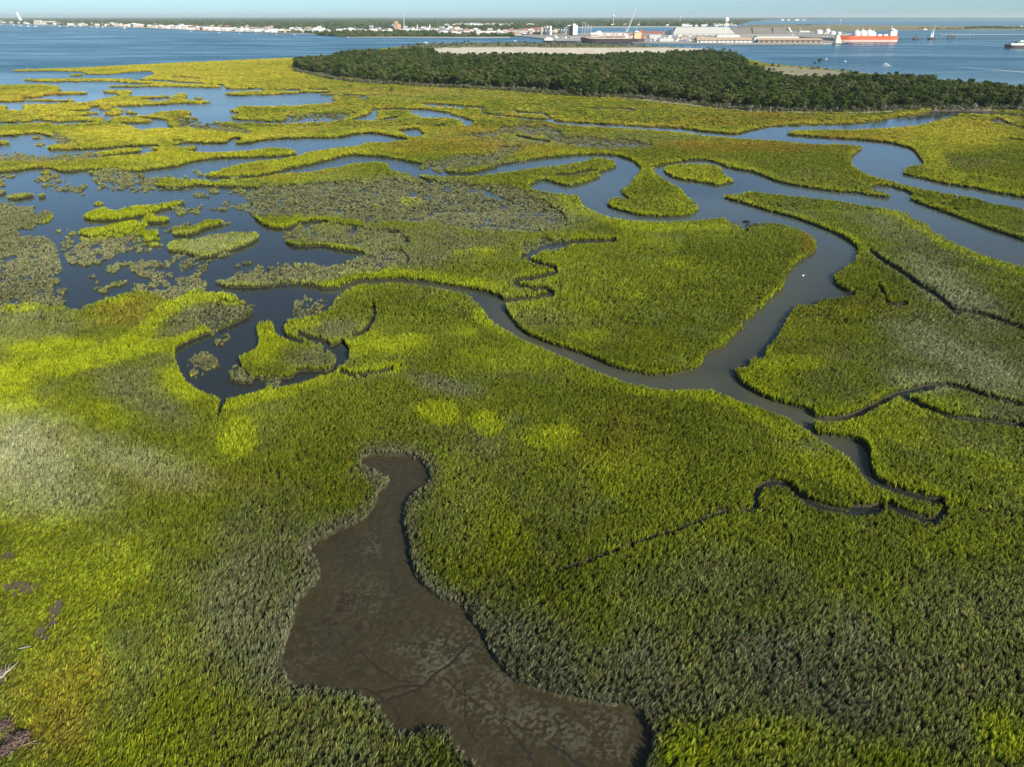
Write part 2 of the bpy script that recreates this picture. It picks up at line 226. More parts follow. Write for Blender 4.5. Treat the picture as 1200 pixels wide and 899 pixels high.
# grass colour as fields over the marsh, with a light veil painted at left
BR = blobs([(510,489,25,13,0,1),(571,500,22,15,0,1),(648,518,32,14,0,.8),(277,520,27,22,-20,1),(565,300,19,5,0,1),(536,300,7,4,0,1),(480,237,14,6,0,1),(441,243,8,3,0,1),(725,336,12,4,0,.8),(790,310,14,5,0,.7),(700,322,8,3,0,.8),(745,352,14,4,0,.6),(455,408,16,7,0,.9),(545,395,16,7,0,.7),(500,560,18,8,0,.4),(1000,370,20,8,0,.5),(930,395,18,8,0,.5),(360,300,20,5,0,.6),(27,363,27,7,-5,1)], .12)
BR = np.maximum(BR, blobs([(580,424,50,15,12,.8),(650,434,90,18,18,.7),(470,408,30,11,-8,.9),(425,410,25,10,-40,.8),(130,358,22,8,0,.9),(40,414,34,7,0,.8),(80,407,30,7,5,.8),(10,450,28,18,0,1),(15,482,32,12,0,.9),(90,490,60,18,0,.4),(215,455,34,18,20,.9),(350,384,22,8,-10,1),(310,405,25,22,-30,.9),(120,252,70,16,-8,1.2),(130,268,50,12,-12,1.2),(175,278,15,12,0,1.2),
      (250,287,60,16,-5,.6),(130,675,55,38,-30,.75),(40,700,70,60,0,.45),(70,790,60,60,-40,.5),(40,610,60,20,0,.5),(890,872,70,28,0,.6),(1168,868,40,28,40,.9),(800,880,50,30,0,.7),(130,880,70,30,0,.4),(440,860,90,40,0,.25),
      (880,430,50,25,40,.5),(925,430,35,8,0,1),(1080,480,60,16,5,.7),(1040,510,80,16,15,.6),(1000,535,30,30,0,.4),(960,555,70,16,25,.7),(1120,640,60,18,0,.4),(1080,580,60,10,22,.7),(1110,160,90,22,0,.7),(1088,185,25,16,50,1),(1150,215,60,6,12,.6),
      (760,110,20,2,0,.3),(700,250,60,10,10,.8),(830,240,60,30,0,.3),(690,330,120,60,0,.25),(640,300,40,5,0,.5),(690,395,24,9,5,.6),(560,440,30,10,0,.4),(60,120,90,12,0,.7),(250,87,120,16,0,.5),(200,158,120,8,0,.7),(300,75,60,8,0,.4),
      (100,134,60,5,0,.7),(820,205,60,14,0,.5),(740,215,40,10,0,.3),(330,190,80,10,-8,.6),(300,210,120,5,0,.5),(220,185,110,10,0,.7),(300,260,60,10,0,.3),(370,262,60,14,0,.55),(420,290,60,12,-10,.5),(345,320,70,12,-8,.4),(1150,560,80,25,20,.2),(760,560,150,40,0,.2),(560,605,90,30,60,.3)], .5))
for p, w, v in (([(20,442),(110,425),(165,402),(195,372),(235,352),(278,352)], 17, 1), ([(70,442),(150,420),(195,408),(240,390)], 11, 1), ([(262,478),(340,462),(400,446),(470,436)], 14, .9),
             ([(400,320),(470,322),(540,332),(600,345)], 11, .8), ([(400,345),(440,338),(480,342)], 8, .4), ([(560,375),(600,400),(650,425),(720,455),(800,468),(850,476),(930,520)], 14, .8),
             ([(600,368),(610,360),(660,345)], 9, .5), ([(660,232),(690,255),(750,268),(850,272)], 9, .8), ([(850,236),(940,265),(1000,285),(1015,300)], 7, .4),
             ([(1030,248),(1070,265),(1110,292),(1200,325)], 7, .9), ([(1060,236),(1110,256),(1200,290)], 7, .6), ([(400,176),(480,178),(600,180),(690,178)], 5, .5),
             ([(100,410),(60,420),(20,425)], 10, .6), ([(850,440),(900,480),(980,545)], 10, .6), ([(940,310),(915,345),(880,395),(820,440)], 14, .6), ([(120,700),(80,760),(50,800),(20,860)], 22, .5)):
    t = newmap(); stroke(t, p, w, v); BR = np.maximum(BR, t)
BR = blur(BR, 3, 2, 2)
GR = blobs([(330,705,95,130,-15,.85),(400,860,80,60,0,.6),(230,640,110,60,0,.35),(620,780,90,55,40,.8),(520,600,40,60,0,.35),(740,800,90,50,0,.65),(930,800,230,75,0,.7),(1150,730,90,60,0,.45),(860,690,90,40,0,.4),(560,245,120,26,5,.9),(440,235,140,22,0,.7),(500,290,110,22,0,.75),(470,305,70,12,0,.8),
      (690,165,120,9,0,.7),(1130,415,110,45,20,.6),(1110,345,90,30,30,.6),(940,532,40,12,0,.6),(1090,192,90,7,0,.5),(160,430,70,12,0,.35),(170,470,60,30,30,.7),(290,520,60,30,0,.2),(230,375,60,18,-20,.8),(480,520,120,30,0,.3),(640,600,60,30,0,.2),(300,330,70,10,0,.45),(20,260,60,40,0,.6),(60,310,40,50,0,.6),(30,385,80,18,0,.6),(375,425,35,10,0,.7),(380,385,45,10,0,.7),(430,440,30,8,0,.3),(520,455,50,10,15,.8),(420,560,30,14,0,.6),
      (900,250,60,14,10,.35),(1060,275,70,20,20,.4),(740,130,20,3,0,.8),(620,445,70,10,0,.5),(1150,490,60,12,10,.6),(1120,520,50,10,0,.3),(600,350,60,30,0,.15),(250,600,80,50,0,.4),(150,600,60,40,0,.3),(500,715,30,30,0,.3),(1100,850,80,30,0,.5),(650,380,70,15,10,.35),(560,195,60,5,0,.8)], .6)
GR = np.maximum(GR, Sb*.7)
RD = blobs([(145,368,45,14,-5,.45),(62,845,45,55,-40,.5),(90,800,30,50,-40,.4),(45,525,40,14,0,.6),(947,285,9,12,0,.6),(870,172,110,8,0,.8),(560,155,60,6,0,.5),(700,150,120,4,0,.5),(530,172,90,10,0,.55),(60,115,60,4,0,.8),(200,132,60,3,0,.4),(930,380,60,50,0,.15),(1020,365,40,10,0,.3),(330,205,60,4,0,.6),(60,190,50,3,0,.8),
      (480,108,120,4,0,.5),(1010,162,60,5,0,.5),(720,525,40,50,60,.25),(880,140,90,5,0,.5),(600,180,120,4,0,.3),(210,565,80,20,0,.35),(40,205,60,8,0,.2),(400,150,100,5,0,.3)], .6)
PALE_AND_VEIL = blobs([(20,545,75,48,10,.95),(150,545,85,22,15,.6),(50,580,80,26,0,.6),(1130,425,80,22,25,.75),(1120,350,60,18,35,.6),(250,287,55,14,-5,.55),(350,322,90,10,-8,.4),(60,300,30,30,0,.35),(120,295,45,15,0,.4),(500,110,120,6,0,.1),(1080,455,40,12,10,.6),(460,235,100,18,0,.25),(600,255,80,16,0,.3)], .7)  # left-edge blobs paint a veil of lens light; the rest are pale grass
SAND = newmap()
for p in ([(510,57.3),(560,56),(640,56.3),(700,56.5),(800,56.5),(832,58.3),(800,61.5),(760,63.5),(700,66),(600,68),(520,66),(500,61)], [(880,79),(905,78.5),(930,79),(965,82.5),(1000,87),(1030,91),(1000,93),(940,92),(900,86)],
          [(735,113),(760,115),(800,121),(860,128),(930,131.5),(1000,132),(1060,129),(1120,128),(1200,130),(1200,132),(1120,130.5),(1060,131.5),(1020,134.5),(960,134.5),(900,133.5),(840,129.5),(790,124),(760,121),(735,118),(720,117)],
          [(215,73),(225,71.7),(236,71.5),(232,73)], [(1340,150),(1500,165),(1500,170),(1340,154)],
          [(828,97),(836,96.5),(836,98),(830,98.5)], [(898,104),(912,104.5),(910,107),(900,106)]): fill(SAND, p, 1.0 if p[0][0] == 510 or p[0][0] < 230 else .6)
SANDb = blur(SAND, 2, 1, 1)
FOR = newmap()
fill(FOR, [(350,76),(375,72),(400,68.5),(440,64.5),(500,64),(520,69.5),(600,71),(700,69.5),(760,67.5),(800,65.5),(830,64),(860,69),(880,84),(925,95),(990,97),(1030,97),(1075,97),(1100,100),(1150,106),(1200,114),(1320,134),(1450,160),(1520,175),(1520,195),(1400,152),(1300,137),(1200,129),(1120,128),(1060,128.5),(1000,131.5),(930,131),(860,127.5),(800,120),(760,114.5),(730,113),(690,114),(640,107.5),(560,103),(480,99),(420,94),(385,89),(350,82)])
SCR = newmap()                                            # scrub fringe and low vegetation on the dredge island
fill(SCR, [(500,51.5),(560,50.5),(640,50.3),(700,51.5),(760,54),(830,57.5),(860,62),(890,76),(1000,86),(1060,95),(1000,91),(900,86),(870,76),(830,60),(800,56.5),(700,56.5),(560,56),(505,57.5),(480,60),(470,56)])
SCR = np.maximum(SCR, 0)

def warp(px, py, x, y, a=4.0):
    s = 12
    return px+(fbm(x, y, s, 31)-.5)*a*2, py+(fbm(x, y, s, 47)-.5)*a*1.2
def classes(px, py, x, y):
    """heights and cover of the marsh at surveyed points"""
    d = np.hypot(x, y)
    sc = np.clip(d/120, .6, 8)
    n = fbm(x, y, 1.0*sc, 3)-.5
    n2 = fbm(x, y, 4.0*sc, 9)-.5
    up_ = -(py-CY)/F; dz_ = st-up_*ct; hp = .95*.9/(H/dz_/F)*np.cos(np.arctan2(H, d))      # how far a bank's grass hides what lies beyond it
    w = 0; m = 0; g = 0; vy = np.clip((py-19.5)/260, .12, 1); vx = np.clip(vy*1.6, .35, 1)
    for k_ in (0, .5, 1):
        q_ = py-hp*k_
        w = np.maximum(w, look(Wd, px+(n2*2.4+n*2.0)*vx, q_+(n*1.6+n2*1.3)*vy)); g = np.maximum(g, look(Db, px+(n2*1.8+n*1.8)*vx, q_+n*1.5*vy)); m = np.maximum(m, look(Mb, px+n*6+n2*4, q_+n2*4+n*5))
    s = look(Sb, px+n2*24+n*8, py+(n*14+n2*10)*vy)
    w = sstep(.35, .65, w); m = sstep(.3, .7, m); g = sstep(.3, .75, g); s = sstep(.35, .65, s); wet = w*s; w = w*(1-s)
    tu = fbm(x, y, 2.4+d*.008, 23, 3); tus = sstep(.60, .68, tu+.05*(look(V_, px, py)-1))*(look(V_, px, py) > .25)*(w > .5); w = w*(1-tus)
    sp = fbm(x, y, 2.2+d*.004, 21, 4)-.5
    z = .42+.16*(fbm(x, y, 14, 5)-.5)
    z = z*(1-s)+s*(-.01-.10*wet+sp*.85)
    z = z*(1-g)+g*(-.12+.10*(fbm(x, y, 5, 8)-.5)-(.1*look(Wd, px, py)))
    mz = .028+.075*(fbm(x, y, 7, 13)-.55)+.03*(fbm(x, y, .8, 14)-.5)
    z = z*(1-m)+m*mz
    z = z*(1-tus)+tus*(-.02+.3*(tu-.6)); s = np.maximum(s, tus)
    f = look(FOR, px, py); sd = look(SANDb, px+n*3, py+n); sc_ = look(SCR, px, py)
    z = z+1.2*np.maximum(f, np.maximum(sd, sc_))*(1-w)
    z = z*(1-w)+w*np.where(s > .5, np.minimum(-.5, -.5), -.55)
    return z, w, m, g, s, f, sd, sc_
def grass_colour(px, py, x, y, d):
    qx, qy = warp(px, py, x, y, 8); qx = qx+rng.normal(0, 3.2, len(px)); qy = qy+rng.normal(0, 1.8, len(px))*np.clip((py-19.5)/260, .1, 1); qx2, qy2 = warp(px, py, y*1.3, x*.9, 14)
    nb = fbm(x, y, 16, 51, 4); nc = fbm(x, y, 45, 61, 3); nd = fbm(x, y, 5, 71, 3)
    b = look(BR, qx, qy); gr = look(GR, qx2, qy2); rd = look(RD, qx2, qy2); pl = look(PALE_AND_VEIL, qx2, qy2)
    bank = sstep(.02, .30, look(near_w, px, py))*(1-look(Sb, px, py)); mb = sstep(.03, .35, look(near_m, px, py))
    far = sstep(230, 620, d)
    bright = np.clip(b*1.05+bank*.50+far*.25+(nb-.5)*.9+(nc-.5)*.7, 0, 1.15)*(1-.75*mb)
    grey = np.clip(gr+mb*.75+(nc-.5)*.9+(nd-.5)*.65-.02, 0, 1)*(1-np.clip(b*1.2, 0, 1)*.85)
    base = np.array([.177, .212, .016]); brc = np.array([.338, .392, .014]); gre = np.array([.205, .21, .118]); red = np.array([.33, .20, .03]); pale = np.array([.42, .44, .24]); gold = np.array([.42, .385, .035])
    def mix(a, c, t): return a*(1-t[:, None])+c*t[:, None]
    c = np.repeat(base[None], len(px), 0)
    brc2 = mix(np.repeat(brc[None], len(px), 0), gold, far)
    c = mix(c, brc2, np.clip(bright, 0, 1)); c = mix(c, gre, np.clip(grey*.9, 0, 1)*(1-.45*far))
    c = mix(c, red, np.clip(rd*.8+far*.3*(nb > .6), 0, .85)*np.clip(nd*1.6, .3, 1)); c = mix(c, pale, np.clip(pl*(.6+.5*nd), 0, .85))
    return c, bright, grey

# ------------------------------------------------------------------ helpers: objects
def tag(o, label=None, cat=None, group=None, kind=None):
    if label: o['label'] = label
    if cat: o['category'] = cat
    if group: o['group'] = group
    if kind: o['kind'] = kind
    return o
def link(name, me, mats=(), parent=None, loc=None):
    for m in mats: me.materials.append(m)
    o = bpy.data.objects.new(name, me); COL.objects.link(o)
    if parent: o.parent = parent
    if loc: o.location = loc
    return o
def empty(name, loc, label, cat, group=None, rz=0):
    o = bpy.data.objects.new(name, None); COL.objects.link(o); o.location = loc; o.rotation_euler = (0, 0, rz)
    o.empty_display_size = 1
    return tag(o, label, cat, group)
def np_mesh(name, V, Fq):
    me = bpy.data.meshes.new(name); V = np.asarray(V, np.float32); Fq = np.asarray(Fq, np.int32); k = Fq.shape[1]
    me.vertices.add(len(V)); me.vertices.foreach_set('co', V.ravel())
    me.loops.add(Fq.size); me.loops.foreach_set('vertex_index', Fq.ravel())
    me.polygons.add(len(Fq)); me.polygons.foreach_set('loop_start', np.arange(0, Fq.size, k, dtype=np.int32))
    me.update(calc_edges=True); return me
def setcol(me, name, c, dom='POINT'):
    a = me.attributes.new(name, 'FLOAT_COLOR', dom); c = np.asarray(c, np.float32)
    a.data.foreach_set('color', np.concatenate([c, np.ones((len(c), 1), np.float32)], 1).ravel())
def setf(me, name, v, typ='FLOAT', dom='POINT'):
    a = me.attributes.new(name, typ, dom); v = np.asarray(v)
    a.data.foreach_set('vector' if typ == 'FLOAT_VECTOR' else 'value', v.ravel())
class MB:
    def __init__(s): s.v = []; s.f = []
    def add(s, V, Fs):
        n = len(s.v); s.v += [tuple(p) for p in V]; s.f += [tuple(i+n for i in q) for q in Fs]; return s
    def box(s, x0, x1, y0, y1, z0, z1, tx=0, ty=0):
        return s.add([(x0, y0, z0), (x1, y0, z0), (x1, y1, z0), (x0, y1, z0), (x0+tx, y0+ty, z1), (x1-tx, y0+ty, z1), (x1-tx, y1-ty, z1), (x0+tx, y1-ty, z1)],
                     [(3, 2, 1, 0), (4, 5, 6, 7), (0, 1, 5, 4), (1, 2, 6, 5), (2, 3, 7, 6), (3, 0, 4, 7)])
    def gable(s, x0, x1, y0, y1, z0, z1, hip=0.0, ov=0.3):
        ym = (y0+y1)/2; x0 -= ov; x1 += ov; y0 -= ov; y1 += ov
        return s.add([(x0, y0, z0), (x1, y0, z0), (x1, y1, z0), (x0, y1, z0), (x0+hip, ym, z1), (x1-hip, ym, z1)], [(3, 2, 1, 0), (0, 1, 5, 4), (2, 3, 4, 5), (1, 2, 5), (3, 0, 4)])
    def tube(s, a, b, r0, r1=None, n=8, cap=True):
        r1 = r0 if r1 is None else r1; a = np.array(a, float); b = np.array(b, float); d = b-a; d /= np.linalg.norm(d)
        u = np.cross(d, (0, 0, 1)) if abs(d[2]) < .9 else np.cross(d, (1, 0, 0)); u /= np.linalg.norm(u); w = np.cross(d, u)
        V = [a+(u*math.cos(t)+w*math.sin(t))*r0 for t in np.arange(n)*2*math.pi/n]+[b+(u*math.cos(t)+w*math.sin(t))*r1 for t in np.arange(n)*2*math.pi/n]
        Fs = [(i, (i+1) % n, n+(i+1) % n, n+i) for i in range(n)]
        if cap: Fs += [tuple(range(n))[::-1], tuple(range(n, 2*n))]
        return s.add(V, Fs)
    def lathe(s, cx, cy, prof, n=16):
        V = [(cx+r*math.cos(t), cy+r*math.sin(t), z) for r, z in prof for t in np.arange(n)*2*math.pi/n]
        return s.add(V, [(k*n+i, k*n+(i+1) % n, (k+1)*n+(i+1) % n, (k+1)*n+i) for k in range(len(prof)-1) for i in range(n)]+[tuple(range(n))[::-1], tuple(range((len(prof)-1)*n, len(prof)*n))])
    def mesh(s, name):
        me = bpy.data.meshes.new(name); me.from_pydata(s.v, [], s.f); me.update(); return me
    def build(s, name, mat, parent=None):
        return link(name, s.mesh(name), (mat,), parent)

# ------------------------------------------------------------------ materials
def mat(name, c, rough=.7, metal=0, noise=.15, scale=.4, spec=.4):
    m = bpy.data.materials.new(name); m.use_nodes = True; t = m.node_tree; b = t.nodes['Principled BSDF']
    b.inputs['Roughness'].default_value = rough; b.inputs['Metallic'].default_value = metal; b.inputs['Specular IOR Level'].default_value = spec
    tc = t.nodes.new('ShaderNodeTexCoord'); n = t.nodes.new('ShaderNodeTexNoise'); n.inputs['Scale'].default_value = scale; n.inputs['Detail'].default_value = 4
    r = t.nodes.new('ShaderNodeMapRange'); r.inputs[3].default_value = 1-noise; r.inputs[4].default_value = 1+noise
    x = t.nodes.new('ShaderNodeVectorMath'); x.operation = 'SCALE'; x.inputs[0].default_value = c
    t.links.new(tc.outputs['Object'], n.inputs['Vector']); t.links.new(n.outputs[0], r.inputs[0]); t.links.new(r.outputs[0], x.inputs['Scale']); t.links.new(x.outputs[0], b.inputs['Base Color'])
    return m
def node(t, k, **kw):
    n = t.nodes.new(k)
    for a, v in kw.items(): setattr(n, a, v)
    return n
def grass_mat():
    m = bpy.data.materials.new('marsh_grass'); m.use_nodes = True; t = m.node_tree; t.nodes.clear(); L = t.links.new
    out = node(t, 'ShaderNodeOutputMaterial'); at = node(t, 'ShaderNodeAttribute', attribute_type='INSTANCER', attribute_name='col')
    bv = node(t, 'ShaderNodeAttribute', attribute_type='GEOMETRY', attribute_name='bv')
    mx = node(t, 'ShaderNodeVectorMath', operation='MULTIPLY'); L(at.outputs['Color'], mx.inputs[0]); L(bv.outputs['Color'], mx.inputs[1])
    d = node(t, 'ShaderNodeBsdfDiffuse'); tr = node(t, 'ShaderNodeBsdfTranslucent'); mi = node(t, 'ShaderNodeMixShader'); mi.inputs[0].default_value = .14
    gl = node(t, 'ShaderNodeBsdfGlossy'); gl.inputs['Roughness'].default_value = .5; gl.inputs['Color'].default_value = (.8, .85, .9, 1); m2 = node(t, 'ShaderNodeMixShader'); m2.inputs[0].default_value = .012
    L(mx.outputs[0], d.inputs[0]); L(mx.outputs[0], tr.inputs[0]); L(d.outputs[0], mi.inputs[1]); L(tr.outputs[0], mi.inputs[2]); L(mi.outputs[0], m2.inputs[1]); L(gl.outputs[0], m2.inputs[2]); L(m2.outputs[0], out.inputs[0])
    return m
def attr_mat(name, attr, rough_attr=None, bump=0.0, bscale=3.0, nscale=1.2, namp=.25):
    m = bpy.data.materials.new(name); m.use_nodes = True; t = m.node_tree; L = t.links.new; b = t.nodes['Principled BSDF']
    at = node(t, 'ShaderNodeAttribute', attribute_name=attr); geo = node(t, 'ShaderNodeNewGeometry')
    n = node(t, 'ShaderNodeTexNoise'); n.inputs['Scale'].default_value = nscale; n.inputs['Detail'].default_value = 6; n.inputs['Roughness'].default_value = .65; L(geo.outputs['Position'], n.inputs['Vector'])
    r = node(t, 'ShaderNodeMapRange'); r.inputs[1].default_value = .25; r.inputs[2].default_value = .75; r.inputs[3].default_value = 1-namp; r.inputs[4].default_value = 1+namp
    x = node(t, 'ShaderNodeVectorMath', operation='SCALE'); L(n.outputs[0], r.inputs[0]); L(at.outputs['Color'], x.inputs[0]); L(r.outputs[0], x.inputs['Scale']); L(x.outputs[0], b.inputs['Base Color'])
    b.inputs['Roughness'].default_value = .8; b.inputs['Specular IOR Level'].default_value = .2
    if rough_attr:
        ra = node(t, 'ShaderNodeAttribute', attribute_name=rough_attr); L(ra.outputs['Fac'], b.inputs['Roughness'])
    if bump:
        n2 = node(t, 'ShaderNodeTexNoise'); n2.inputs['Scale'].default_value = bscale; n2.inputs['Detail'].default_value = 5; L(geo.outputs['Position'], n2.inputs['Vector'])
        bp = node(t, 'ShaderNodeBump'); bp.inputs['Strength'].default_value = .8; bp.inputs['Distance'].default_value = bump; L(n2.outputs[0], bp.inputs['Height']); L(bp.outputs[0], b.inputs['Normal'])
    return m

# ------------------------------------------------------------------ terrain
def rows_fn(a, b, step0):
    r = [a]
    while r[-1] < b: r.append(r[-1]+step0)
    return np.array(r)
ys = np.concatenate([np.arange(44, 70, .7), np.arange(70, 320, .9), np.arange(320, 900, 1.15), np.arange(900, 1088, 3)])
xs = np.concatenate([np.arange(-316, -20, 3.5), np.arange(-20, 1220, 1.2), np.arange(1220, 1516, 3.5)])
PX, PY = np.meshgrid(xs, ys); px = PX.ravel(); py = PY.ravel()
gx, gy = G(px, py)
z, w, m, g, s, f, sd, sc_ = classes(px, py, gx, gy)
# little rills and raised crusts in the mud pond
RILL = newmap()
for p, ww in (([(553,752),(530,775),(505,792),(490,806),(470,815),(440,822)], 3.5), ([(520,790),(545,815),(575,835),(600,858),(620,890)], 3), ([(440,812),(470,806),(492,804)], 2.5), ([(545,800),(543,840),(560,870)], 2),
              ([(430,805),(455,825),(470,850)], 2), ([(590,840),(640,870),(690,900)], 2.5), ([(420,760),(450,790),(480,800)], 2)): stroke(RILL, p, ww*.62)
RILL = blur(RILL, 1)
CRU = blur(blobs([(520,765,45,28,-30,1),(560,830,55,18,30,.9),(640,850,60,22,20,.9),(490,760,30,12,0,.7),(700,850,40,18,0,.8),(430,700,25,30,0,.45),(435,640,14,12,0,.6),(580,800,20,20,0,.8),(720,880,30,12,0,.7),(360,770,30,20,0,.25)], .6), 2)
ri = look(RILL, px+(fbm(gx, gy, 2, 80)-.5)*10, py+(fbm(gx, gy, 2, 81)-.5)*8); cr = look(CRU, px, py)
fn = fbm(gx*1.0, gy*.8, .8, 82, 5); fn2 = fbm(gx, gy, 3.5, 83, 3)
crust = sstep(.465, .64, fbm(gx, gy, .30, 84, 2)*.62+fn*.38+cr*.055-.012)*.8*np.clip(cr*.8+.25, 0, 1)*m
z = z+m*(crust*.07-ri*.14*m+ (fn-.5)*.03)
mudc = np.array([.045, .037, .018]); crc = np.array([.100, .092, .060]); litter = np.array([.050, .052, .024]); bank = np.array([.030, .024, .017]); sand = np.array([.80, .71, .56]); under = np.array([.03, .035, .018]); scrub = np.array([.17, .16, .065])
def lerp(a, b, t): return a*(1-t[:, None])+b*t[:, None]
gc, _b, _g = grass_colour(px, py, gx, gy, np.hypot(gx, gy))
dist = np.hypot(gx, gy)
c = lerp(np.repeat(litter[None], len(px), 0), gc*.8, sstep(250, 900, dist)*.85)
lf = sstep(330, 60, px)*sstep(540, 640, py)*(1-m); c = lerp(c, gc*.55, lf*.8)
c = lerp(c, bank[None], np.clip(s*.8+g*1.0+sstep(.15, .6, w), 0, 1))
c = lerp(c, mudc*(.8+.4*fn2[:, None]), m); c = lerp(c, crc, np.clip(crust, 0, 1)*m); c = lerp(c, mudc*.55, np.clip(ri*.8, 0, .6)*m)
c = lerp(c, under, f); c = lerp(c, scrub*(.6+.8*fbm(gx, gy, 25, 90)[:, None]), sc_*(1-f)); c = lerp(c, sand*(.6+.5*fbm(gx, gy, 18, 91)[:, None]), np.where(sd < .7, sd*.5, sd))
BARE = blobs([(24,692,22,7,0,1),(64,722,9,18,25,.9),(8,655,12,6,0,.8),(50,745,10,10,0,.8),(14,875,26,14,-25,1),(2,800,8,14,0,.8),(880,265,16,5,5,.9),(770,437,40,4,0,.4)], .4)
ba = look(BARE, px+(fbm(gx, gy, 1.2, 95)-.5)*14, py+(fbm(gx, gy, 1.2, 96)-.5)*10); ba = sstep(.3, .6, ba)
c = lerp(c, np.array([.13, .10, .07]), ba*(1-w)); z = z-ba*.1*(1-w)
rough = np.clip(.85-.50*m*(1-crust)-.2*g, .25, .9)
ny, nx = len(ys), len(xs); idx = np.arange(ny*nx).reshape(ny, nx)
Q = np.stack([idx[1:, :-1], idx[1:, 1:], idx[:-1, 1:], idx[:-1, :-1]], -1).reshape(-1, 4)
me = np_mesh('marsh_ground', np.stack([gx, gy, z], 1), Q); me.polygons.foreach_set('use_smooth', np.ones(len(Q), bool))
setcol(me, 'gcol', np.clip(c, 0, 1)); setf(me, 'grough', rough.astype(np.float32))
tag(link('marsh_ground', me, (attr_mat('mud_and_soil', 'gcol', 'grough', .03, 5.0, 1.6, .25),)), 'dark wet mud, sand and soil of the tidal marsh', kind='structure')
del PX, PY, gc

# ------------------------------------------------------------------ water: one sheet to the horizon
wy = np.concatenate([[20.1, 20.6, 21.3, 22], np.arange(23, 60, 1.0), np.arange(60, 330, 3), np.arange(330, 1088, 6)])
wx = np.concatenate([np.arange(-920, -320, 100), np.arange(-320, 1521, 6), np.arange(1620, 2200, 100)])
PX, PY = np.meshgrid(wx, wy); wpx = PX.ravel(); wpy = PY.ravel(); x_, y_ = G(wpx, wpy)
MURK = blobs([(850,350,230,70,-35,1),(760,450,120,26,0,1),(930,490,90,40,35,1),(640,400,90,40,30,1),(480,335,110,12,0,.8),(800,248,120,16,0,.75),(700,225,70,22,0,.5),(1130,290,160,30,20,.85),(960,250,130,16,5,.6),(1080,220,140,30,10,.55),(1030,190,50,16,0,.5)], .5)
MPOND = blobs([(480,700,260,220,0,1)], .2)
BAYM = sstep(120, 70, wpy)
mk = look(MURK, wpx, wpy); mp = look(MPOND, wpx, wpy)
wc = np.repeat(np.array([[.026, .030, .027]]), len(wpx), 0)
wc = lerp(wc, np.array([.074, .078, .050]), np.clip(mk, 0, 1)*sstep(230, 330, wpy)); wc = lerp(wc, np.array([.080, .105, .110]), np.clip(mk+.35*(wpx > 560), 0, 1)*sstep(330, 230, wpy)); wc = lerp(wc, np.array([.040, .030, .017]), mp)
wc = lerp(wc, np.array([.002, .078, .120]), BAYM)
ny, nx = len(wy), len(wx); idx = np.arange(ny*nx).reshape(ny, nx)
Q = np.stack([idx[1:, :-1], idx[1:, 1:], idx[:-1, 1:], idx[:-1, :-1]], -1).reshape(-1, 4)
me = np_mesh('water', np.stack([x_, y_, np.zeros(len(x_))], 1), Q); setcol(me, 'wcol', wc); setf(me, 'wave', (.12+.88*BAYM+.22*sstep(300, 200, wpy)*sstep(760, 560, wpx)).astype(np.float32))
mw = bpy.data.materials.new('tidal_water'); mw.use_nodes = True; t = mw.node_tree; L = t.links.new; b = t.nodes['Principled BSDF']
at = node(t, 'ShaderNodeAttribute', attribute_name='wcol'); L(at.outputs['Color'], b.inputs['Base Color']); b.inputs['IOR'].default_value = 1.33; b.inputs['Specular IOR Level'].default_value = .5
geo = node(t, 'ShaderNodeNewGeometry'); mp_ = node(t, 'ShaderNodeMapping'); mp_.inputs['Scale'].default_value = (.45, 1, 1); mp_.inputs['Rotation'].default_value = (0, 0, .3); L(geo.outputs['Position'], mp_.inputs[0])
n1 = node(t, 'ShaderNodeTexNoise'); n1.inputs['Scale'].default_value = .9; n1.inputs['Detail'].default_value = 3; L(mp_.outputs[0], n1.inputs['Vector'])
n3 = node(t, 'ShaderNodeTexNoise'); n3.inputs['Scale'].default_value = .006; n3.inputs['Detail'].default_value = 5; n3.inputs['Roughness'].default_value = .6; n3.inputs['Distortion'].default_value = 1.2; wv = node(t, 'ShaderNodeAttribute', attribute_name='wave')
mp2 = node(t, 'ShaderNodeMapping'); mp2.inputs['Scale'].default_value = (.35, 1, 1); mp2.inputs['Rotation'].default_value = (0, 0, .12); L(geo.outputs['Position'], mp2.inputs[0]); L(mp2.outputs[0], n3.inputs['Vector'])
rr = node(t, 'ShaderNodeMapRange'); rr.inputs[1].default_value = .35; rr.inputs[2].default_value = .65; rr.inputs[3].default_value = .16; rr.inputs[4].default_value = .30; L(n3.outputs[0], rr.inputs[0]); rw_ = node(t, 'ShaderNodeMath', operation='MULTIPLY'); ra_ = node(t, 'ShaderNodeMath', operation='MULTIPLY_ADD'); ra_.inputs[1].default_value = .85; ra_.inputs[2].default_value = .15; L(wv.outputs['Fac'], ra_.inputs[0]); L(rr.outputs[0], rw_.inputs[0]); L(ra_.outputs[0], rw_.inputs[1]); L(rw_.outputs[0], b.inputs['Roughness'])
rb = node(t, 'ShaderNodeMapRange'); rb.inputs[1].default_value = .38; rb.inputs[2].default_value = .62; rb.inputs[3].default_value = .22; rb.inputs[4].default_value = .36; L(n3.outputs[0], rb.inputs[0])
bp = node(t, 'ShaderNodeBump'); bp.inputs['Strength'].default_value = 1; wm_ = node(t, 'ShaderNodeMath', operation='MULTIPLY'); L(rb.outputs[0], wm_.inputs[0]); L(wv.outputs['Fac'], wm_.inputs[1]); L(wm_.outputs[0], bp.inputs['Distance']); L(n1.outputs[0], bp.inputs['Height']); L(bp.outputs[0], b.inputs['Normal'])
tag(link('water', me, (mw,)), 'blue and murky tidal water of the creeks, ponds and bay', kind='structure')

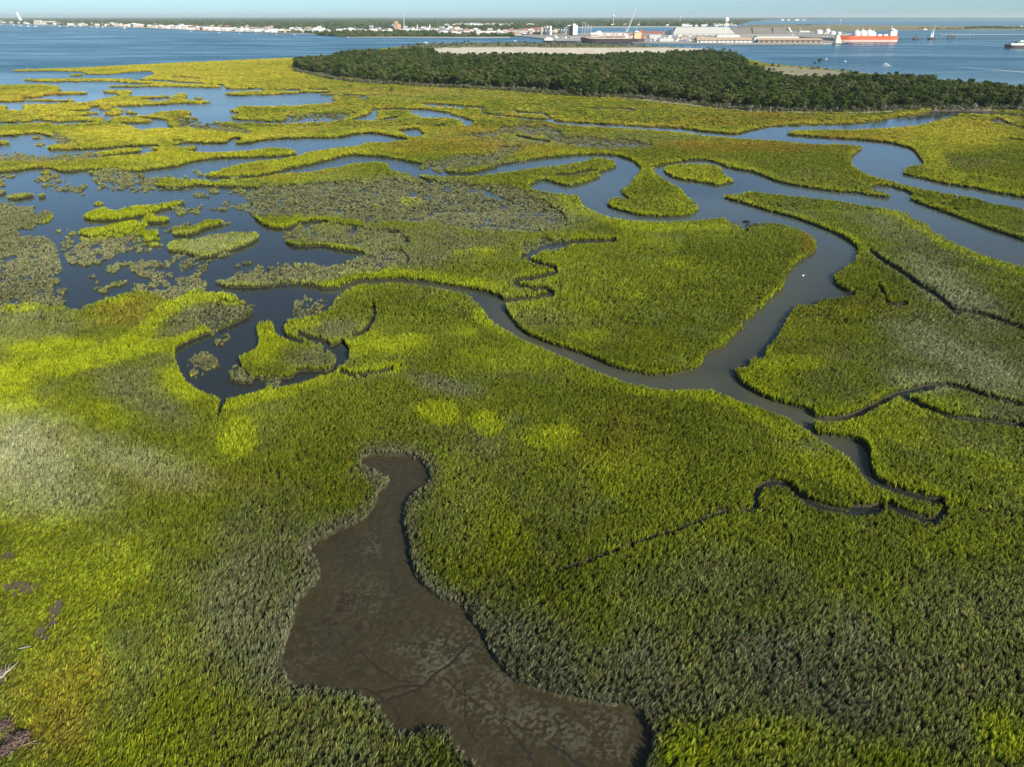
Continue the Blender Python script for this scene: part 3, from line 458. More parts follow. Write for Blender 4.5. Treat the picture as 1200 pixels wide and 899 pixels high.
# ------------------------------------------------------------------ instancing of uncountable stuff
def scatter(name, P, cols, rotz, scl, protos, label, pick, cat=None):
    coll = bpy.data.collections.new(name+'_kinds')
    for o in protos: coll.objects.link(o)
    me = bpy.data.meshes.new(name); me.vertices.add(len(P)); me.vertices.foreach_set('co', np.asarray(P, np.float32).ravel())
    setcol(me, 'col', cols); setf(me, 'rz', np.asarray(rotz, np.float32)); setf(me, 'sc', np.asarray(scl, np.float32), 'FLOAT_VECTOR'); setf(me, 'pick', np.asarray(pick, np.int32), 'INT')
    o = link(name, me); tag(o, label, cat, kind='stuff')
    ng = bpy.data.node_groups.new(name, 'GeometryNodeTree'); ng.interface.new_socket('Geometry', in_out='INPUT', socket_type='NodeSocketGeometry'); ng.interface.new_socket('Geometry', in_out='OUTPUT', socket_type='NodeSocketGeometry')
    N = ng.nodes; i = N.new('NodeGroupInput'); u = N.new('NodeGroupOutput'); m2p = N.new('GeometryNodeMeshToPoints'); ip = N.new('GeometryNodeInstanceOnPoints'); ci = N.new('GeometryNodeCollectionInfo')
    ci.inputs[0].default_value = coll; ci.inputs['Separate Children'].default_value = True; ci.inputs['Reset Children'].default_value = True; ip.inputs['Pick Instance'].default_value = True
    def na(nm, ty):
        a = N.new('GeometryNodeInputNamedAttribute'); a.data_type = ty; a.inputs[0].default_value = nm; return a.outputs[0]
    cx = N.new('ShaderNodeCombineXYZ'); e2r = N.new('FunctionNodeEulerToRotation')
    K = ng.links.new; K(i.outputs[0], m2p.inputs[0]); K(m2p.outputs[0], ip.inputs['Points']); K(ci.outputs[0], ip.inputs['Instance']); K(na('pick', 'INT'), ip.inputs['Instance Index'])
    K(na('rz', 'FLOAT'), cx.inputs[2]); K(cx.outputs[0], e2r.inputs[0]); K(e2r.outputs[0], ip.inputs['Rotation']); K(na('sc', 'FLOAT_VECTOR'), ip.inputs['Scale']); K(ip.outputs[0], u.inputs[0])
    md = o.modifiers.new('scatter', 'NODES'); md.node_group = ng
    return o
GM = grass_mat()
def tuft(name, nb, rad, wid, hgt, seed, lean=.25, wind=0.0):
    r = np.random.default_rng(seed); V = []; Fs = []; C = []
    for k in range(nb):
        a = r.uniform(0, 6.283); q = rad*math.sqrt(r.uniform(0, 1)); bx, by = q*math.cos(a), q*math.sin(a)
        a2 = a+r.normal(0, .9); l = abs(r.normal(0, lean)); h = hgt*r.uniform(.6, 1.08); dx, dy = math.cos(a2), math.sin(a2); wa = r.uniform(0, 3.1416); ux, uy = math.cos(wa), math.sin(wa)
        w0 = wid*r.uniform(.7, 1.3); tone = r.uniform(.7, 1.25); n = len(V)
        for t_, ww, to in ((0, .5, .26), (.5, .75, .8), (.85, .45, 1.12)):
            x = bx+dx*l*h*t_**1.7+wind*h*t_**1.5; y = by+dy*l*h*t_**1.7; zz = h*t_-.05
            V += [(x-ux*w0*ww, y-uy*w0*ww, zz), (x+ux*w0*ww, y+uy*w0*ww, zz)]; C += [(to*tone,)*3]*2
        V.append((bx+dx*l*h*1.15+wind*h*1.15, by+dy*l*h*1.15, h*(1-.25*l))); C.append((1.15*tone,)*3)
        Fs += [(n, n+1, n+3, n+2), (n+2, n+3, n+5, n+4), (n+4, n+5, n+6, n+6)]
    me = bpy.data.meshes.new(name); me.from_pydata(V, [], [f_[:3] if f_[2] == f_[3] else f_ for f_ in Fs]); setcol(me, 'bv', C); me.materials.append(GM)
    return bpy.data.objects.new(name, me)
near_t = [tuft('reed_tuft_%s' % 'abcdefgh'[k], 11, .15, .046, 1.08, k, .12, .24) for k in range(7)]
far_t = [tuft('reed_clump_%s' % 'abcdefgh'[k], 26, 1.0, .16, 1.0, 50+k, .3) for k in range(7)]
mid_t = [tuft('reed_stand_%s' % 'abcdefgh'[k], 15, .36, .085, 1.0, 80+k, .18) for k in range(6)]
def area(py): # ground area of one surveyed pixel
    u = -(py-CY)/F; dz = st-u*ct; t_ = H/dz
    return (t_/F)*(H/dz**2/F)
def sample(y0, y1, dens, x0=-300, x1=1500):
    P = []
    st_ = 1.0 if y1 < 320 else 3.0
    y = y0
    while y < y1:
        n = rng.poisson(area(y+st_/2)*dens*(x1-x0)*st_)
        P.append(np.stack([rng.uniform(x0, x1, n), rng.uniform(y, y+st_, n)], 1)); y += st_
    return np.concatenate(P)
def grass(name, y0, y1, dens, protos, wide, label, sx=(1, 1)):
    nearz = protos is near_t
    P = sample(y0, y1, dens); p, q = P[:, 0], P[:, 1]; x, y = G(p, q)
    z, w, m, g, s, f, sd, sc_ = classes(p, q, x, y); d = np.hypot(x, y)
    u = rng.uniform(0, 1, len(p)); ba = look(BARE, p, q); bk = look(BK, p, q)
    keep = (w < .45) & (look(Mw, p, q) < .50+.28*rng.uniform(0, 1, len(p))**4+.10*(fbm(x, y, 3, 140)-.5)) & (f < .5) & (sd < .45) & (ba*.95 < u) & (g*1.2 < u) & ~((s > .4) & (z < -.16)) & ~((s > .4) & (u > .8))
    # sparser in the grey stands
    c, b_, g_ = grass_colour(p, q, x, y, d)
    keep &= ~((g_ > .4) & (rng.uniform(0, 1, len(p)) < .22*g_*(d < 260)))
    k = np.where(keep)[0]; p, q, x, y, z, s, c, b_, g_, sc_, d, bk, m = (v[k] for v in (p, q, x, y, z, s, c, b_, g_, sc_, d, bk, m))
    n = len(k); hv = (.80 if nearz and q.max() > 400 else .92 if nearz else 1)*rng.uniform(.72, 1.15, n)*(1-.30*s)*(1+.12*np.clip(b_, 0, 1))*(1-.12*g_)*(.85+.35*fbm(x, y, 6, 77)); hv *= 1-.5*sc_
    left = sstep(330, 60, p)*sstep(560, 640, q); hv *= 1-.45*left                     # the short meadow at the lower left
    c = lerp(c, np.array([.235, .24, .12]), s*.7*(1-np.clip(b_*.9, 0, 1)*(look(BR, p, q) > .5)))
    tone = rng.uniform(.6, 1.45, n)*(.78+.44*fbm(x, y, 2.2, 78, 2))
    c = c*tone[:, None]*(1+rng.normal(0, .07, (n, 3)))
    edge = sstep(.12, .5, look(Mb if False else BK, p, q))*(q > 500)*sstep(.02, .2, look(near_m, p, q))
    c = lerp(c, np.array([.30, .29, .20]), np.clip(edge*.65, 0, .7))
    rw = (.82 if nearz else 1)*rng.uniform(.75, 1.3, n)*(1+.15*left)*wide*(np.clip(d/300, 1, 2.2) if protos is far_t else 1)
    if protos is far_t: rw *= 1-.5*s
    print('GRASS', name, n)
    return scatter(name, np.stack([x, y, z], 1), np.clip(c, 0, 1), (.35+2.2*(fbm(x, y, 30, 130)-.5)+rng.normal(0, .55, n)) if nearz else rng.uniform(0, 6.283, n), np.stack([rw, rw, hv], 1), protos, label, rng.integers(0, len(protos), n))
grass('marsh_grass', 385, 1075, 13.0, near_t, 1.0, 'bright green and grey cordgrass of the near marsh')
grass('cordgrass', 250, 385, 5.5, near_t, 1.35, 'green cordgrass along the winding creek in the middle of the marsh')
grass('midway_cordgrass', 172, 250, 1.7, mid_t, 1.0, 'olive cordgrass standing in the flooded middle of the marsh')
grass('distant_cordgrass', 150, 172, .7, far_t, .7, 'yellow green cordgrass between the far creeks and ponds')
grass('farthest_cordgrass', 64, 150, .20, far_t, .7, 'golden cordgrass in front of the wooded island')
#@@PART2
# ------------------------------------------------------------------ far shores
def land(name, pts, zt, col, label, rough=.9, noise=.35, scale=.004):
    P = [G1(a, b) for a, b in pts]; bm = bmesh.new()
    vs = [bm.verts.new((x, y, zt)) for x, y in P]; fc = bm.faces.new(vs)
    if fc.normal.z < 0: fc.normal_flip()
    r = bmesh.ops.extrude_face_region(bm, geom=[fc]); 
    for v in [v for v in r['geom'] if isinstance(v, bmesh.types.BMVert)]: v.co.z = -1.0
    bmesh.ops.recalc_face_normals(bm, faces=bm.faces)
    me = bpy.data.meshes.new(name); bm.to_mesh(me); bm.free()
    return tag(link(name, me, (mat(name+'_soil', col, rough, 0, noise, scale),)), label, kind='structure')
MAIN = [(-1400,25),(-600,26),(0,27.6),(60,29.6),(130,31.6),(170,32.7),(200,34.5),(250,36.5),(300,38),(350,39.6),(374,40),(378,41.6),(400,43),(440,43.4),(500,43.5),(560,43.6),(598,43.5),(612,41.8),(640,41.2),(655,40),(658,36),(662,32.4),(700,31.6),(760,31.4),(800,31.4),(860,30.2),(880,25.4),(900,23.4),(1000,22.9),(1100,22.6),(1250,22.4),(1800,22.3),(2400,22.2),(2400,20.3),(1800,20.3),(600,20.3),(-600,20.3),(-1400,20.3)]
land('far_mainland', MAIN, 1.5, (.055, .062, .038), 'wooded mainland along the horizon')
land('marsh_flats', [(862,31.6),(880,29.5),(920,28.6),(1000,29.4),(1100,30.4),(1140,30.6),(1200,30.6),(1500,31),(1500,34.6),(1200,35),(1140,35.2),(1090,35.2),(1050,35.6),(1000,36.4),(930,36.6),(880,35.2)], 1.0, (.24, .20, .085), 'tan salt flats behind the port')
PORT = [(600,41.9),(640,41.3),(655,40.1),(690,39.3),(740,39),(800,38),(860,36.9),(930,37),(985,38.5),(1000,40),(985,42.5),(976,46),(990,49.5),(990,51.4),(965,52),(850,51.9),(760,50.8),(700,49.8),(640,48.6),(636,46),(618,44)]
land('port_quay', PORT, 2.5, (.36, .34, .30), 'grey concrete quay of the port')
land('beach', [(598,44.1),(560,44.3),(500,44.2),(440,44),(405,43.8),(440,43.2),(500,43.3),(560,43.4),(598,43.3)], .8, (.5, .45, .36), 'pale beach on the far shore')
land('sand_strip', [(-100,27.4),(60,29.9),(170,33.1),(250,36.9),(350,40),(372,40.4),(350,39.4),(250,36.2),(170,32.3),(60,29.3),(-100,26.8)], 1.7, (.48, .45, .40), 'pale waterfront along the far left shore')
land('spoil_beach', [(662,32.6),(700,31.9),(760,31.7),(800,31.7),(800,31.2),(760,31.1),(700,31.3),(664,31.9)], 1.7, (.5, .45, .34), 'sandy shore behind the port water')

# ------------------------------------------------------------------ trees
def leafmat(name, k=1.0):
    m = bpy.data.materials.new(name); m.use_nodes = True; t = m.node_tree; t.nodes.clear(); L = t.links.new
    out = node(t, 'ShaderNodeOutputMaterial'); oi = node(t, 'ShaderNodeObjectInfo'); at = node(t, 'ShaderNodeAttribute', attribute_type='GEOMETRY', attribute_name='bv')
    cr = node(t, 'ShaderNodeValToRGB'); e = cr.color_ramp.elements; e[0].color = (.028*k, .048*k, .013*k, 1); e[1].color = (.10*k, .145*k, .025*k, 1); e.new(.5).color = (.060*k, .095*k, .018*k, 1); e.new(.96).color = (.12*k, .12*k, .05*k, 1)
    L(oi.outputs['Random'], cr.inputs[0]); mx = node(t, 'ShaderNodeVectorMath', operation='MULTIPLY'); L(cr.outputs[0], mx.inputs[0]); L(at.outputs['Color'], mx.inputs[1])
    d = node(t, 'ShaderNodeBsdfDiffuse'); tr = node(t, 'ShaderNodeBsdfTranslucent'); mi = node(t, 'ShaderNodeMixShader'); mi.inputs[0].default_value = .18
    L(mx.outputs[0], d.inputs[0]); L(mx.outputs[0], tr.inputs[0]); L(d.outputs[0], mi.inputs[1]); L(tr.outputs[0], mi.inputs[2]); L(mi.outputs[0], out.inputs[0]); return m
LEAF = leafmat('evergreen_leaves', 1.25); BARK = mat('bark', (.10, .075, .055), .9); DEAD = mat('bleached_wood', (.42, .39, .34), .9); 
def crown_mesh(name, seed, h, rad, base, n=300, size=.55, m=LEAF, conic=.0):
    r = np.random.default_rng(seed); V = []; Fs = []; C = []
    lobes = [(r.normal(0, rad*.38), r.normal(0, rad*.38), base+(h-base)*r.uniform(.25, .85), rad*r.uniform(.42, .72)) for _ in range(7)]+[(0, 0, base+(h-base)*.8, rad*.45)]
    for k in range(n):
        lx, ly, lz, lr = lobes[r.integers(len(lobes))]; v = r.normal(0, 1, 3); v /= np.linalg.norm(v); q = r.uniform(.55, 1.05)
        c = np.array((lx, ly, lz))+v*lr*q*np.array((1, 1, .75)); 
        if conic: c[:2] *= 1-conic*(c[2]-base)/(h-base)
        a = np.cross(v+r.normal(0, .5, 3), r.normal(0, 1, 3)); a /= np.linalg.norm(a)+1e-6; b = np.cross(a, v+r.normal(0, .4, 3)); b /= np.linalg.norm(b)+1e-6
        s_ = size*r.uniform(.6, 1.4); i = len(V); V += [c-a*s_, c-b*s_*.6, c+a*s_, c+b*s_*.7]; Fs.append((i, i+1, i+2, i+3)); tn = r.uniform(.65, 1.4); C += [(tn,)*3]*4
    me = bpy.data.meshes.new(name); me.from_pydata([tuple(v) for v in V], [], Fs); setcol(me, 'bv', C); me.materials.append(m); return me
def trunk_mesh(name, seed, h, r0=.2, m=BARK, limbs=5, spread=1.6):
    r = np.random.default_rng(seed); b = MB(); top = np.array((r.normal(0, .25), r.normal(0, .25), h*.8)); mid = top*.5+r.normal(0, .12, 3)
    b.tube((0, 0, -.6), mid, r0, r0*.7, 6, False); b.tube(mid, top, r0*.7, r0*.25, 6, False)
    for k in range(limbs):
        t_ = r.uniform(.3, .9); p = mid+(top-mid)*t_; a = r.uniform(0, 6.28); q = p+np.array((math.cos(a)*spread, math.sin(a)*spread, r.uniform(.5, 1.6))); b.tube(p, q, r0*.35, r0*.1, 5, False)
    me = b.mesh(name); me.materials.append(m); return me
TK = [(crown_mesh('crown', 100+k, [7.5, 9, 6.5, 8, 5.5, 10][k], [2.6, 2.9, 2.8, 2.4, 2.6, 2.3][k], [1.0, 1.6, .8, 1.2, .5, 2][k], 430, .42), trunk_mesh('trunk', 200+k, [7, 8.5, 6, 7.5, 5, 9.5][k])) for k in range(6)]
# where the wood stands: random points, nearest 300 are trees of their own
def wood_points(y0, y1, dens, mask, thr=.5, x0=-250, x1=1450):
    P = []
    y = y0
    while y < y1:
        n = rng.poisson(area(y+.5)*dens*(x1-x0)); P.append(np.stack([rng.uniform(x0, x1, n), rng.uniform(y, y+1, n)], 1)); y += 1
    P = np.concatenate(P); return P[look(mask, P[:, 0], P[:, 1]) > thr]
wp = wood_points(60, 190, 1/15, FOR); x, y = G(wp[:, 0], wp[:, 1]); clear = fbm(x, y, 38, 300) < .35
wp, x, y = wp[~clear], x[~clear], y[~clear]; d = np.hypot(x, y)
infr = (wp[:, 0] > 2) & (wp[:, 0] < 1198)
fr = look(blur(FOR, 6, 5, 2), wp[:, 0], wp[:, 1])
score = np.where(infr, d*(1+.0*fr), 1e9); order = np.argsort(score); near300 = order[:300]; rest = order[300:]
cells = {}
def where_words(px_):
    return ['at its left tip', 'behind the golden marsh', 'left of the pale beach', 'above the pale beach', 'above the river mouth', 'right of the river mouth', 'at the right picture edge'][int(np.clip((px_-345)/855*7, 0, 6))]
protos = {}
for j, i in enumerate(near300):
    k = int(rng.integers(6)); sc = float(rng.uniform(.65, 1.2)); w_w = where_words(wp[i, 0])
    o = empty('evergreen_tree', (float(x[i]), float(y[i]), 1.3), ('low' if sc < .84 else 'mid-sized' if sc < 1.02 else 'tall')+('', ' broad', ' shrubby', ' open', ' round', ' slim')[k]+' evergreen on the wood edge facing the marsh, '+w_w, 'tree', 'wood-edge trees, '+w_w, float(rng.uniform(0, 6.28)))
    o.scale = (sc*rng.uniform(.9, 1.2), sc*rng.uniform(.9, 1.2), sc)
    for nm, me in (('crown', TK[k][0]), ('trunk', TK[k][1])):
        c_ = bpy.data.objects.new(nm, me); COL.objects.link(c_); c_.parent = o
def treeobj(nm, k):
    bm = bmesh.new(); bm.from_mesh(TK[k][0]); n0 = len(bm.faces); bm.from_mesh(TK[k][1])
    me = bpy.data.meshes.new(nm); bm.to_mesh(me); bm.free(); me.materials.append(LEAF); me.materials.append(BARK)
    for p in me.polygons: p.material_index = 0 if p.index < n0 else 1
    return bpy.data.objects.new(nm, me)
def colattr(n): return np.ones((n, 3))
n = len(rest); s_ = rng.uniform(.42, 1.3, n)*(.45+1.0*fbm(x[rest], y[rest], 60, 301)); print('TREES', len(wp))
scatter('island_woods', np.stack([x[rest], y[rest], np.full(n, 1.3)], 1), colattr(n), rng.uniform(0, 6.28, n), np.stack([s_*1.15, s_*1.15, s_], 1), [treeobj('wood_%s' % 'abcdef'[k], k) for k in range(6)], 'dense dark evergreen wood covering the island', rng.integers(0, 6, n))
# grey scrub and dead brush at the wood's marsh edge, bushes on the dredge island
DB = blobs([], .5)
for p, ww in (([(345,84),(400,95),(480,101),(560,105),(640,109),(690,112)], 3), ([(690,114),(740,116),(800,122),(860,129),(930,132),(1000,132.5),(1060,130),(1130,129),(1200,131),(1320,140)], 4.5), ([(600,107),(640,110),(680,113)], 6), ([(1060,128),(1130,127),(1200,129)], 9)): stroke(DB, p, ww, 1, .6)
bp_ = wood_points(78, 150, .10, DB); bx, by = G(bp_[:, 0], bp_[:, 1]); n = len(bp_)
DLEAF = leafmat('grey_scrub', 1.0)
for nn in DLEAF.node_tree.nodes:
    if nn.type == 'VALTORGB':
        for e, c_ in zip(nn.color_ramp.elements, ((.22, .21, .16, 1), (.08, .10, .04, 1), (.17, .17, .10, 1), (.26, .25, .19, 1))): e.color = c_
brush = [bpy.data.objects.new('brush_%s' % 'abc'[k], crown_mesh('brush', 400+k, 1.9, 1.5, .1, 60, .4, DLEAF)) for k in range(3)]
s_ = rng.uniform(.5, 1.4, n)
scatter('grey_brush', np.stack([bx, by, np.full(n, .9)], 1), colattr(n), rng.uniform(0, 6.28, n), np.stack([s_, s_, s_*rng.uniform(.8, 1.6, n)], 1), brush, 'grey dead brush and driftwood along the marsh edge of the wood', rng.integers(0, 3, n))
sp_ = wood_points(50, 96, 1/500, SCR); sp_ = sp_[rng.uniform(0, 1, len(sp_)) < .8]; bx, by = G(sp_[:, 0], sp_[:, 1]); n = len(sp_); s_ = rng.uniform(.35, .9, n)
scatter('low_scrub', np.stack([bx, by, np.full(n, 1.0)], 1), colattr(n), rng.uniform(0, 6.28, n), np.stack([s_*1.4, s_*1.4, s_*.8], 1), [treeobj('scrub_%s' % 'ab'[k], k+2) for k in range(2)], 'olive scrub on the low ground behind the wood', rng.integers(0, 2, n))
# single bushes and trees one can point to
for (a, b_, sc, lab) in ((411,103.3,.42,'dark low bush alone in the golden marsh, left of two others'), (459,109.3,.55,'largest lone dark bush in the golden marsh'), (437,107,.35,'small dark bush between two lone marsh bushes'),
                        (549,50.6,.9,'lone tree on the back shore of the dredge island'), (793,62.5,.95,'dark tree standing up before the pale sand field'), (680,114.5,.8,'dark tree clump stepping out of the wood into the marsh'), (689,117,.5,'bush in the marsh beside the tree clump'),
                        (960,77,1.0,'dark tree at the water on the right sand spit'), (954,77.5,.7,'smaller tree left of the dark tree on the right sand spit'), (996,86,.6,'bush at the right end of the sandy clearing'), (670,113.5,.9,'tree at the left of the clump stepping into the marsh'),
                        (569,52.5,.7,'left tree of the row behind the sand field'), (585,51.5,1.0,'tallest tree of the row behind the sand field'), (598,52.2,.8,'right tree of the row behind the sand field'), (646,54.6,.9,'bush patch behind the middle of the sand field'), (1034,131,.4,'small dark bush on the right beach')):
    xx, yy = G1(a, b_); k = random.randrange(6)
    o = empty('bush' if sc < .65 else 'evergreen_tree', (xx, yy, .9), lab, 'bush' if sc < .65 else 'tree', None, random.uniform(0, 6)); o.scale = (sc*1.3, sc*1.3, sc)
    for nm, me in (('crown', TK[k][0]), ('trunk', TK[k][1])):
        c_ = bpy.data.objects.new(nm, me); COL.objects.link(c_); c_.parent = o

# woods on the far mainland: clumps of crowns
FM = leafmat('far_woods_leaves', 1.3)
fcl = [bpy.data.objects.new('far_clump_%s' % 'abc'[k], crown_mesh('far_clump', 500+k, 11, 13, 0, 130, 3.2, FM)) for k in range(3)]
pts = []
def inpoly(px_, py_, poly):
    r_ = np.zeros(len(px_), bool); P = np.array(poly, float)
    for (x1_, y1_), (x2_, y2_) in zip(P, np.roll(P, -1, 0)):
        c_ = ((y1_ > py_) != (y2_ > py_)); r_ ^= c_ & (px_ < (x2_-x1_)*(py_-y1_)/(y2_-y1_+1e-12)+x1_)
    return r_
for a, b_, n in ((20.5, 24, 9000), (24, 30, 14000), (30, 43.6, 12000)):
    q = np.stack([rng.uniform(-350, 1550, n), rng.uniform(a, b_, n)], 1); pts.append(q)
pts = np.concatenate(pts); pts = pts[inpoly(pts[:, 0], pts[:, 1]+.35, MAIN)]
x_, y_ = G(pts[:, 0], pts[:, 1]); n = len(pts); dd = np.hypot(x_, y_); s_ = rng.uniform(.6, 1.3, n)*np.clip(dd/5000, .55, 5)
keep = fbm(x_, y_, 420, 600) > .36; keep |= dd > 7000
x_, y_, s_ = x_[keep], y_[keep], s_[keep]; n = len(x_)
scatter('mainland_woods', np.stack([x_, y_, np.full(n, 1.0)], 1), colattr(n), rng.uniform(0, 6.28, n), np.stack([s_, s_, np.clip(s_, .6, 1.3)], 1), fcl, 'hazy green woods covering the far mainland', rng.integers(0, 3, n))
# dark tree belts on the near part of the far shore
belt = []
for p, n, hgt in (([(376,41.4),(400,42.7),(440,43.1),(500,43.2),(530,43.3)], 420, 1), ([(1136,33.8),(1160,33.6),(1200,33.9),(1400,34)], 300, 1), ([(1075,34.4),(1110,34.6),(1136,34.6)], 50, .5), ([(690,31),(800,30.9),(860,29.8)], 220, .8), ([(880,31),(930,30.2),(950,30.4)], 60, .5)):
    P = smooth(p, False, 20); k = rng.integers(0, len(P), n); belt.append(np.stack([P[k, 0]+rng.normal(0, 2.5, n), P[k, 1]-rng.uniform(0, 1.0, n), np.full(n, hgt)], 1))
belt = np.concatenate(belt); bx, by = G(belt[:, 0], belt[:, 1]); n = len(belt); s_ = rng.uniform(.45, .9, n)*belt[:, 2]
scatter('shore_trees', np.stack([bx, by, np.full(n, 1.0)], 1), colattr(n), rng.uniform(0, 6.28, n), np.stack([s_, s_, s_*.8], 1), fcl, 'dark trees along the far shores', rng.integers(0, 3, n))

# ------------------------------------------------------------------ towns: every house a thing
WHITE = mat('white_siding', (.80, .79, .75), .6, 0, .06); CREAM = mat('cream_stucco', (.66, .57, .46), .7); PINK = mat('pink_stucco', (.62, .40, .33), .7); GREYW = mat('grey_siding', (.38, .40, .42), .7)
RF = [mat('white_metal_roof', (.78, .78, .76), .5), mat('grey_shingles', (.22, .22, .23), .8), mat('tan_shingles', (.42, .34, .27), .8), mat('red_roof', (.40, .15, .11), .8)]
DARKW = mat('dark_glass', (.03, .04, .05), .2)
HK = []
for k, (L_, Wd_, Hh, wm, rm) in enumerate(((18, 11, 7, WHITE, 0), (14, 10, 8, WHITE, 1), (24, 12, 6, WHITE, 0), (12, 10, 9, CREAM, 2), (16, 11, 7, PINK, 0), (28, 14, 8, WHITE, 1), (15, 12, 10, GREYW, 0), (20, 12, 9, CREAM, 3))):
    b = MB().box(-L_/2, L_/2, -Wd_/2, Wd_/2, 0, Hh); me1 = b.mesh('wall'); me1.materials.append(wm)
    g_ = MB().gable(-L_/2, L_/2, -Wd_/2, Wd_/2, Hh+.01, Hh+3.2); me2 = g_.mesh('roof'); me2.materials.append(RF[rm])
    w3 = MB()
    for q in range(int(L_//4)):
        for lv in range(int(Hh//3)): w3.box(-L_/2+1.4+q*4, -L_/2+2.9+q*4, -Wd_/2-.06, -Wd_/2-.01, 1+lv*3, 2.5+lv*3)
    me3 = w3.mesh('windows'); me3.materials.append(DARKW); HK.append((me1, me2, me3, ('white', 'white', 'long white', 'cream', 'pink', 'large white', 'grey', 'cream')[k]))
def house(px_, py_, k, group, place, sc=1.0, z=1.5):
    xx, yy = G1(px_, py_); o = empty('house', (xx, yy, z), HK[k][3]+' house with '+('white metal', 'grey shingle', 'white metal', 'tan shingle', 'white metal', 'grey shingle', 'white metal', 'red')[k]+' roof '+place, 'house', group+', '+HK[k][3], random.uniform(-.5, .5)); o.scale = (sc,)*3
    for nm, me in (('wall', HK[k][0]), ('roof', HK[k][1])):
        c_ = bpy.data.objects.new(nm, me); COL.objects.link(c_); c_.parent = o
    c_ = bpy.data.objects.new('window', HK[k][2]); COL.objects.link(c_); c_.parent = o
def town(path, n, depth, group, place, sc=(1, 1.6), kinds=(0, 0, 1, 2, 3, 5, 5, 0, 4, 6)):
    P = smooth(path, False, 30)
    for j in range(n):
        p = P[random.randrange(len(P))]; house(p[0]+random.uniform(-2, 2), p[1]-abs(random.gauss(0, depth)), random.choice(kinds), group, place, random.uniform(*sc))
town([(-6,27.2),(60,29.3),(130,31.3),(168,32.4)], 62, .5, 'houses of the far left waterfront', 'on the far left waterfront', (1.2, 2.0))
town([(176,33),(200,34),(235,35.8)], 26, .4, 'houses at the bend of the far left shore', 'at the bend of the far left shore', (1.0, 1.7))
town([(236,35.9),(270,36.9),(310,37.9)], 36, .7, 'waterfront houses left of the wooded point', 'on the waterfront left of the wooded point', (1.0, 1.5), (0, 0, 2, 4, 4, 5, 1))
town([(310,38),(340,38.8),(372,39.6)], 22, .6, 'houses beside the wooded point', 'beside the wooded point', (.9, 1.4))
town([(360,38),(400,38.6),(440,38.4),(458,38.4)], 22, .8, 'houses behind the tree belt', 'behind the dark tree belt', (.9, 1.4))
town([(472,37.4),(510,37.5),(530,38)], 14, .7, 'houses right of the tower block', 'right of the tan tower block', (.9, 1.4), (0, 2, 2, 5, 0))
town([(515,40.8),(540,41.2),(570,41.4),(600,41.5),(632,40.6)], 52, 1.2, 'houses above the pale beach', 'above the pale beach in the middle distance', (.8, 1.3), (0, 0, 4, 5, 3, 3, 2, 6))
town([(524,31.6),(560,31),(592,31.5)], 26, .6, 'white houses inland of the beach town', 'inland behind the beach town', (1.1, 1.9), (0, 0, 2, 5, 5))
town([(696,30.9),(740,30.7),(800,30.8),(858,30.6)], 24, .3, 'small houses on the shore behind the port', 'on the sandy shore behind the port', (1.0, 1.5), (0, 1, 3, 0))
town([(800,31.6),(830,31.4),(860,31.2)], 10, .2, 'white houses behind the white warehouse', 'in the row behind the white warehouse', (.9, 1.3), (0, 0, 2))
town([(918,24.4),(930,24.5),(944,24.7)], 5, .1, 'white buildings on the horizon water', 'far out on the low land at the horizon', (1.6, 2.6), (0, 2))

# beyond the 300 single houses, the many small ones far inland are one mass
hp_ = []
for path, n, dep in (([(-6,27),(60,29),(130,31),(168,32.2)], 60, 1.2), ([(176,32.6),(235,35.2),(300,37),(372,39)], 130, 1.6), ([(360,37.5),(440,38),(530,37.6)], 60, 1.3), ([(515,40.2),(570,40.8),(632,40)], 90, 2.2), ([(524,31.4),(592,31.2)], 70, 1.2), ([(600,31),(700,29),(860,28.5)], 45, 1.2), ([(610,40.3),(650,39.2)], 30, .7)):
    P = smooth(path, False, 30); k = rng.integers(0, len(P), n); hp_.append(np.stack([P[k, 0]+rng.normal(0, 1.5, n), P[k, 1]-np.abs(rng.normal(0, dep, n))], 1))
hp_ = np.concatenate(hp_); bx, by = G(hp_[:, 0], hp_[:, 1]); n = len(bx); hs_ = []
for q in range(len(HK)):
    bm = bmesh.new(); bm.from_mesh(HK[q][0]); n0 = len(bm.faces); bm.from_mesh(HK[q][1]); me = bpy.data.meshes.new('small_house'); bm.to_mesh(me); bm.free(); me.materials.append(HK[q][0].materials[0]); me.materials.append(HK[q][1].materials[0])
    for p in me.polygons: p.material_index = 0 if p.index < n0 else 1
    hs_.append(bpy.data.objects.new('small_house_%s' % 'abcdefgh'[q], me))
s_ = rng.uniform(.7, 1.5, n)
scatter('inland_houses', np.stack([bx, by, np.full(n, 1.5)], 1), colattr(n), rng.uniform(-.6, .6, n), np.stack([s_, s_, s_], 1), hs_, 'pale houses among the trees behind the waterfront', rng.integers(0, 8, n))
STEEL = mat('painted_steel', (.62, .64, .66), .4, .2); RUST = mat('rust_red_paint', (.45, .12, .06), .6); ORANGE = mat('orange_hull_paint', (.72, .13, .05), .45); PALEBOOT = mat('pale_boot_paint', (.70, .50, .42), .5); DARKH = mat('dark_plum_hull', (.055, .035, .045), .5)
TANR = mat('tan_roof', (.52, .40, .28), .8); WROOF = mat('warehouse_white', (.66, .64, .57), .6, 0, .08, .02); GROOF = mat('weathered_grey_roof', (.27, .245, .22), .8, 0, .15, .03); YARD = mat('dark_coal', (.07, .07, .08), .9); CONC = mat('concrete', (.45, .43, .38), .85); YEL = mat('yellow_cream_paint', (.75, .55, .28), .6); WOODP = mat('dark_timber', (.07, .055, .045), .9); GREENP = mat('green_paint', (.12, .30, .18), .6)
def at(px_, py_, label, name, cat, group=None, z=2.5, rz=0): 
    xx, yy = G1(px_, py_); return empty(name, (xx, yy, z), label, cat, group, rz), MPP(py_)
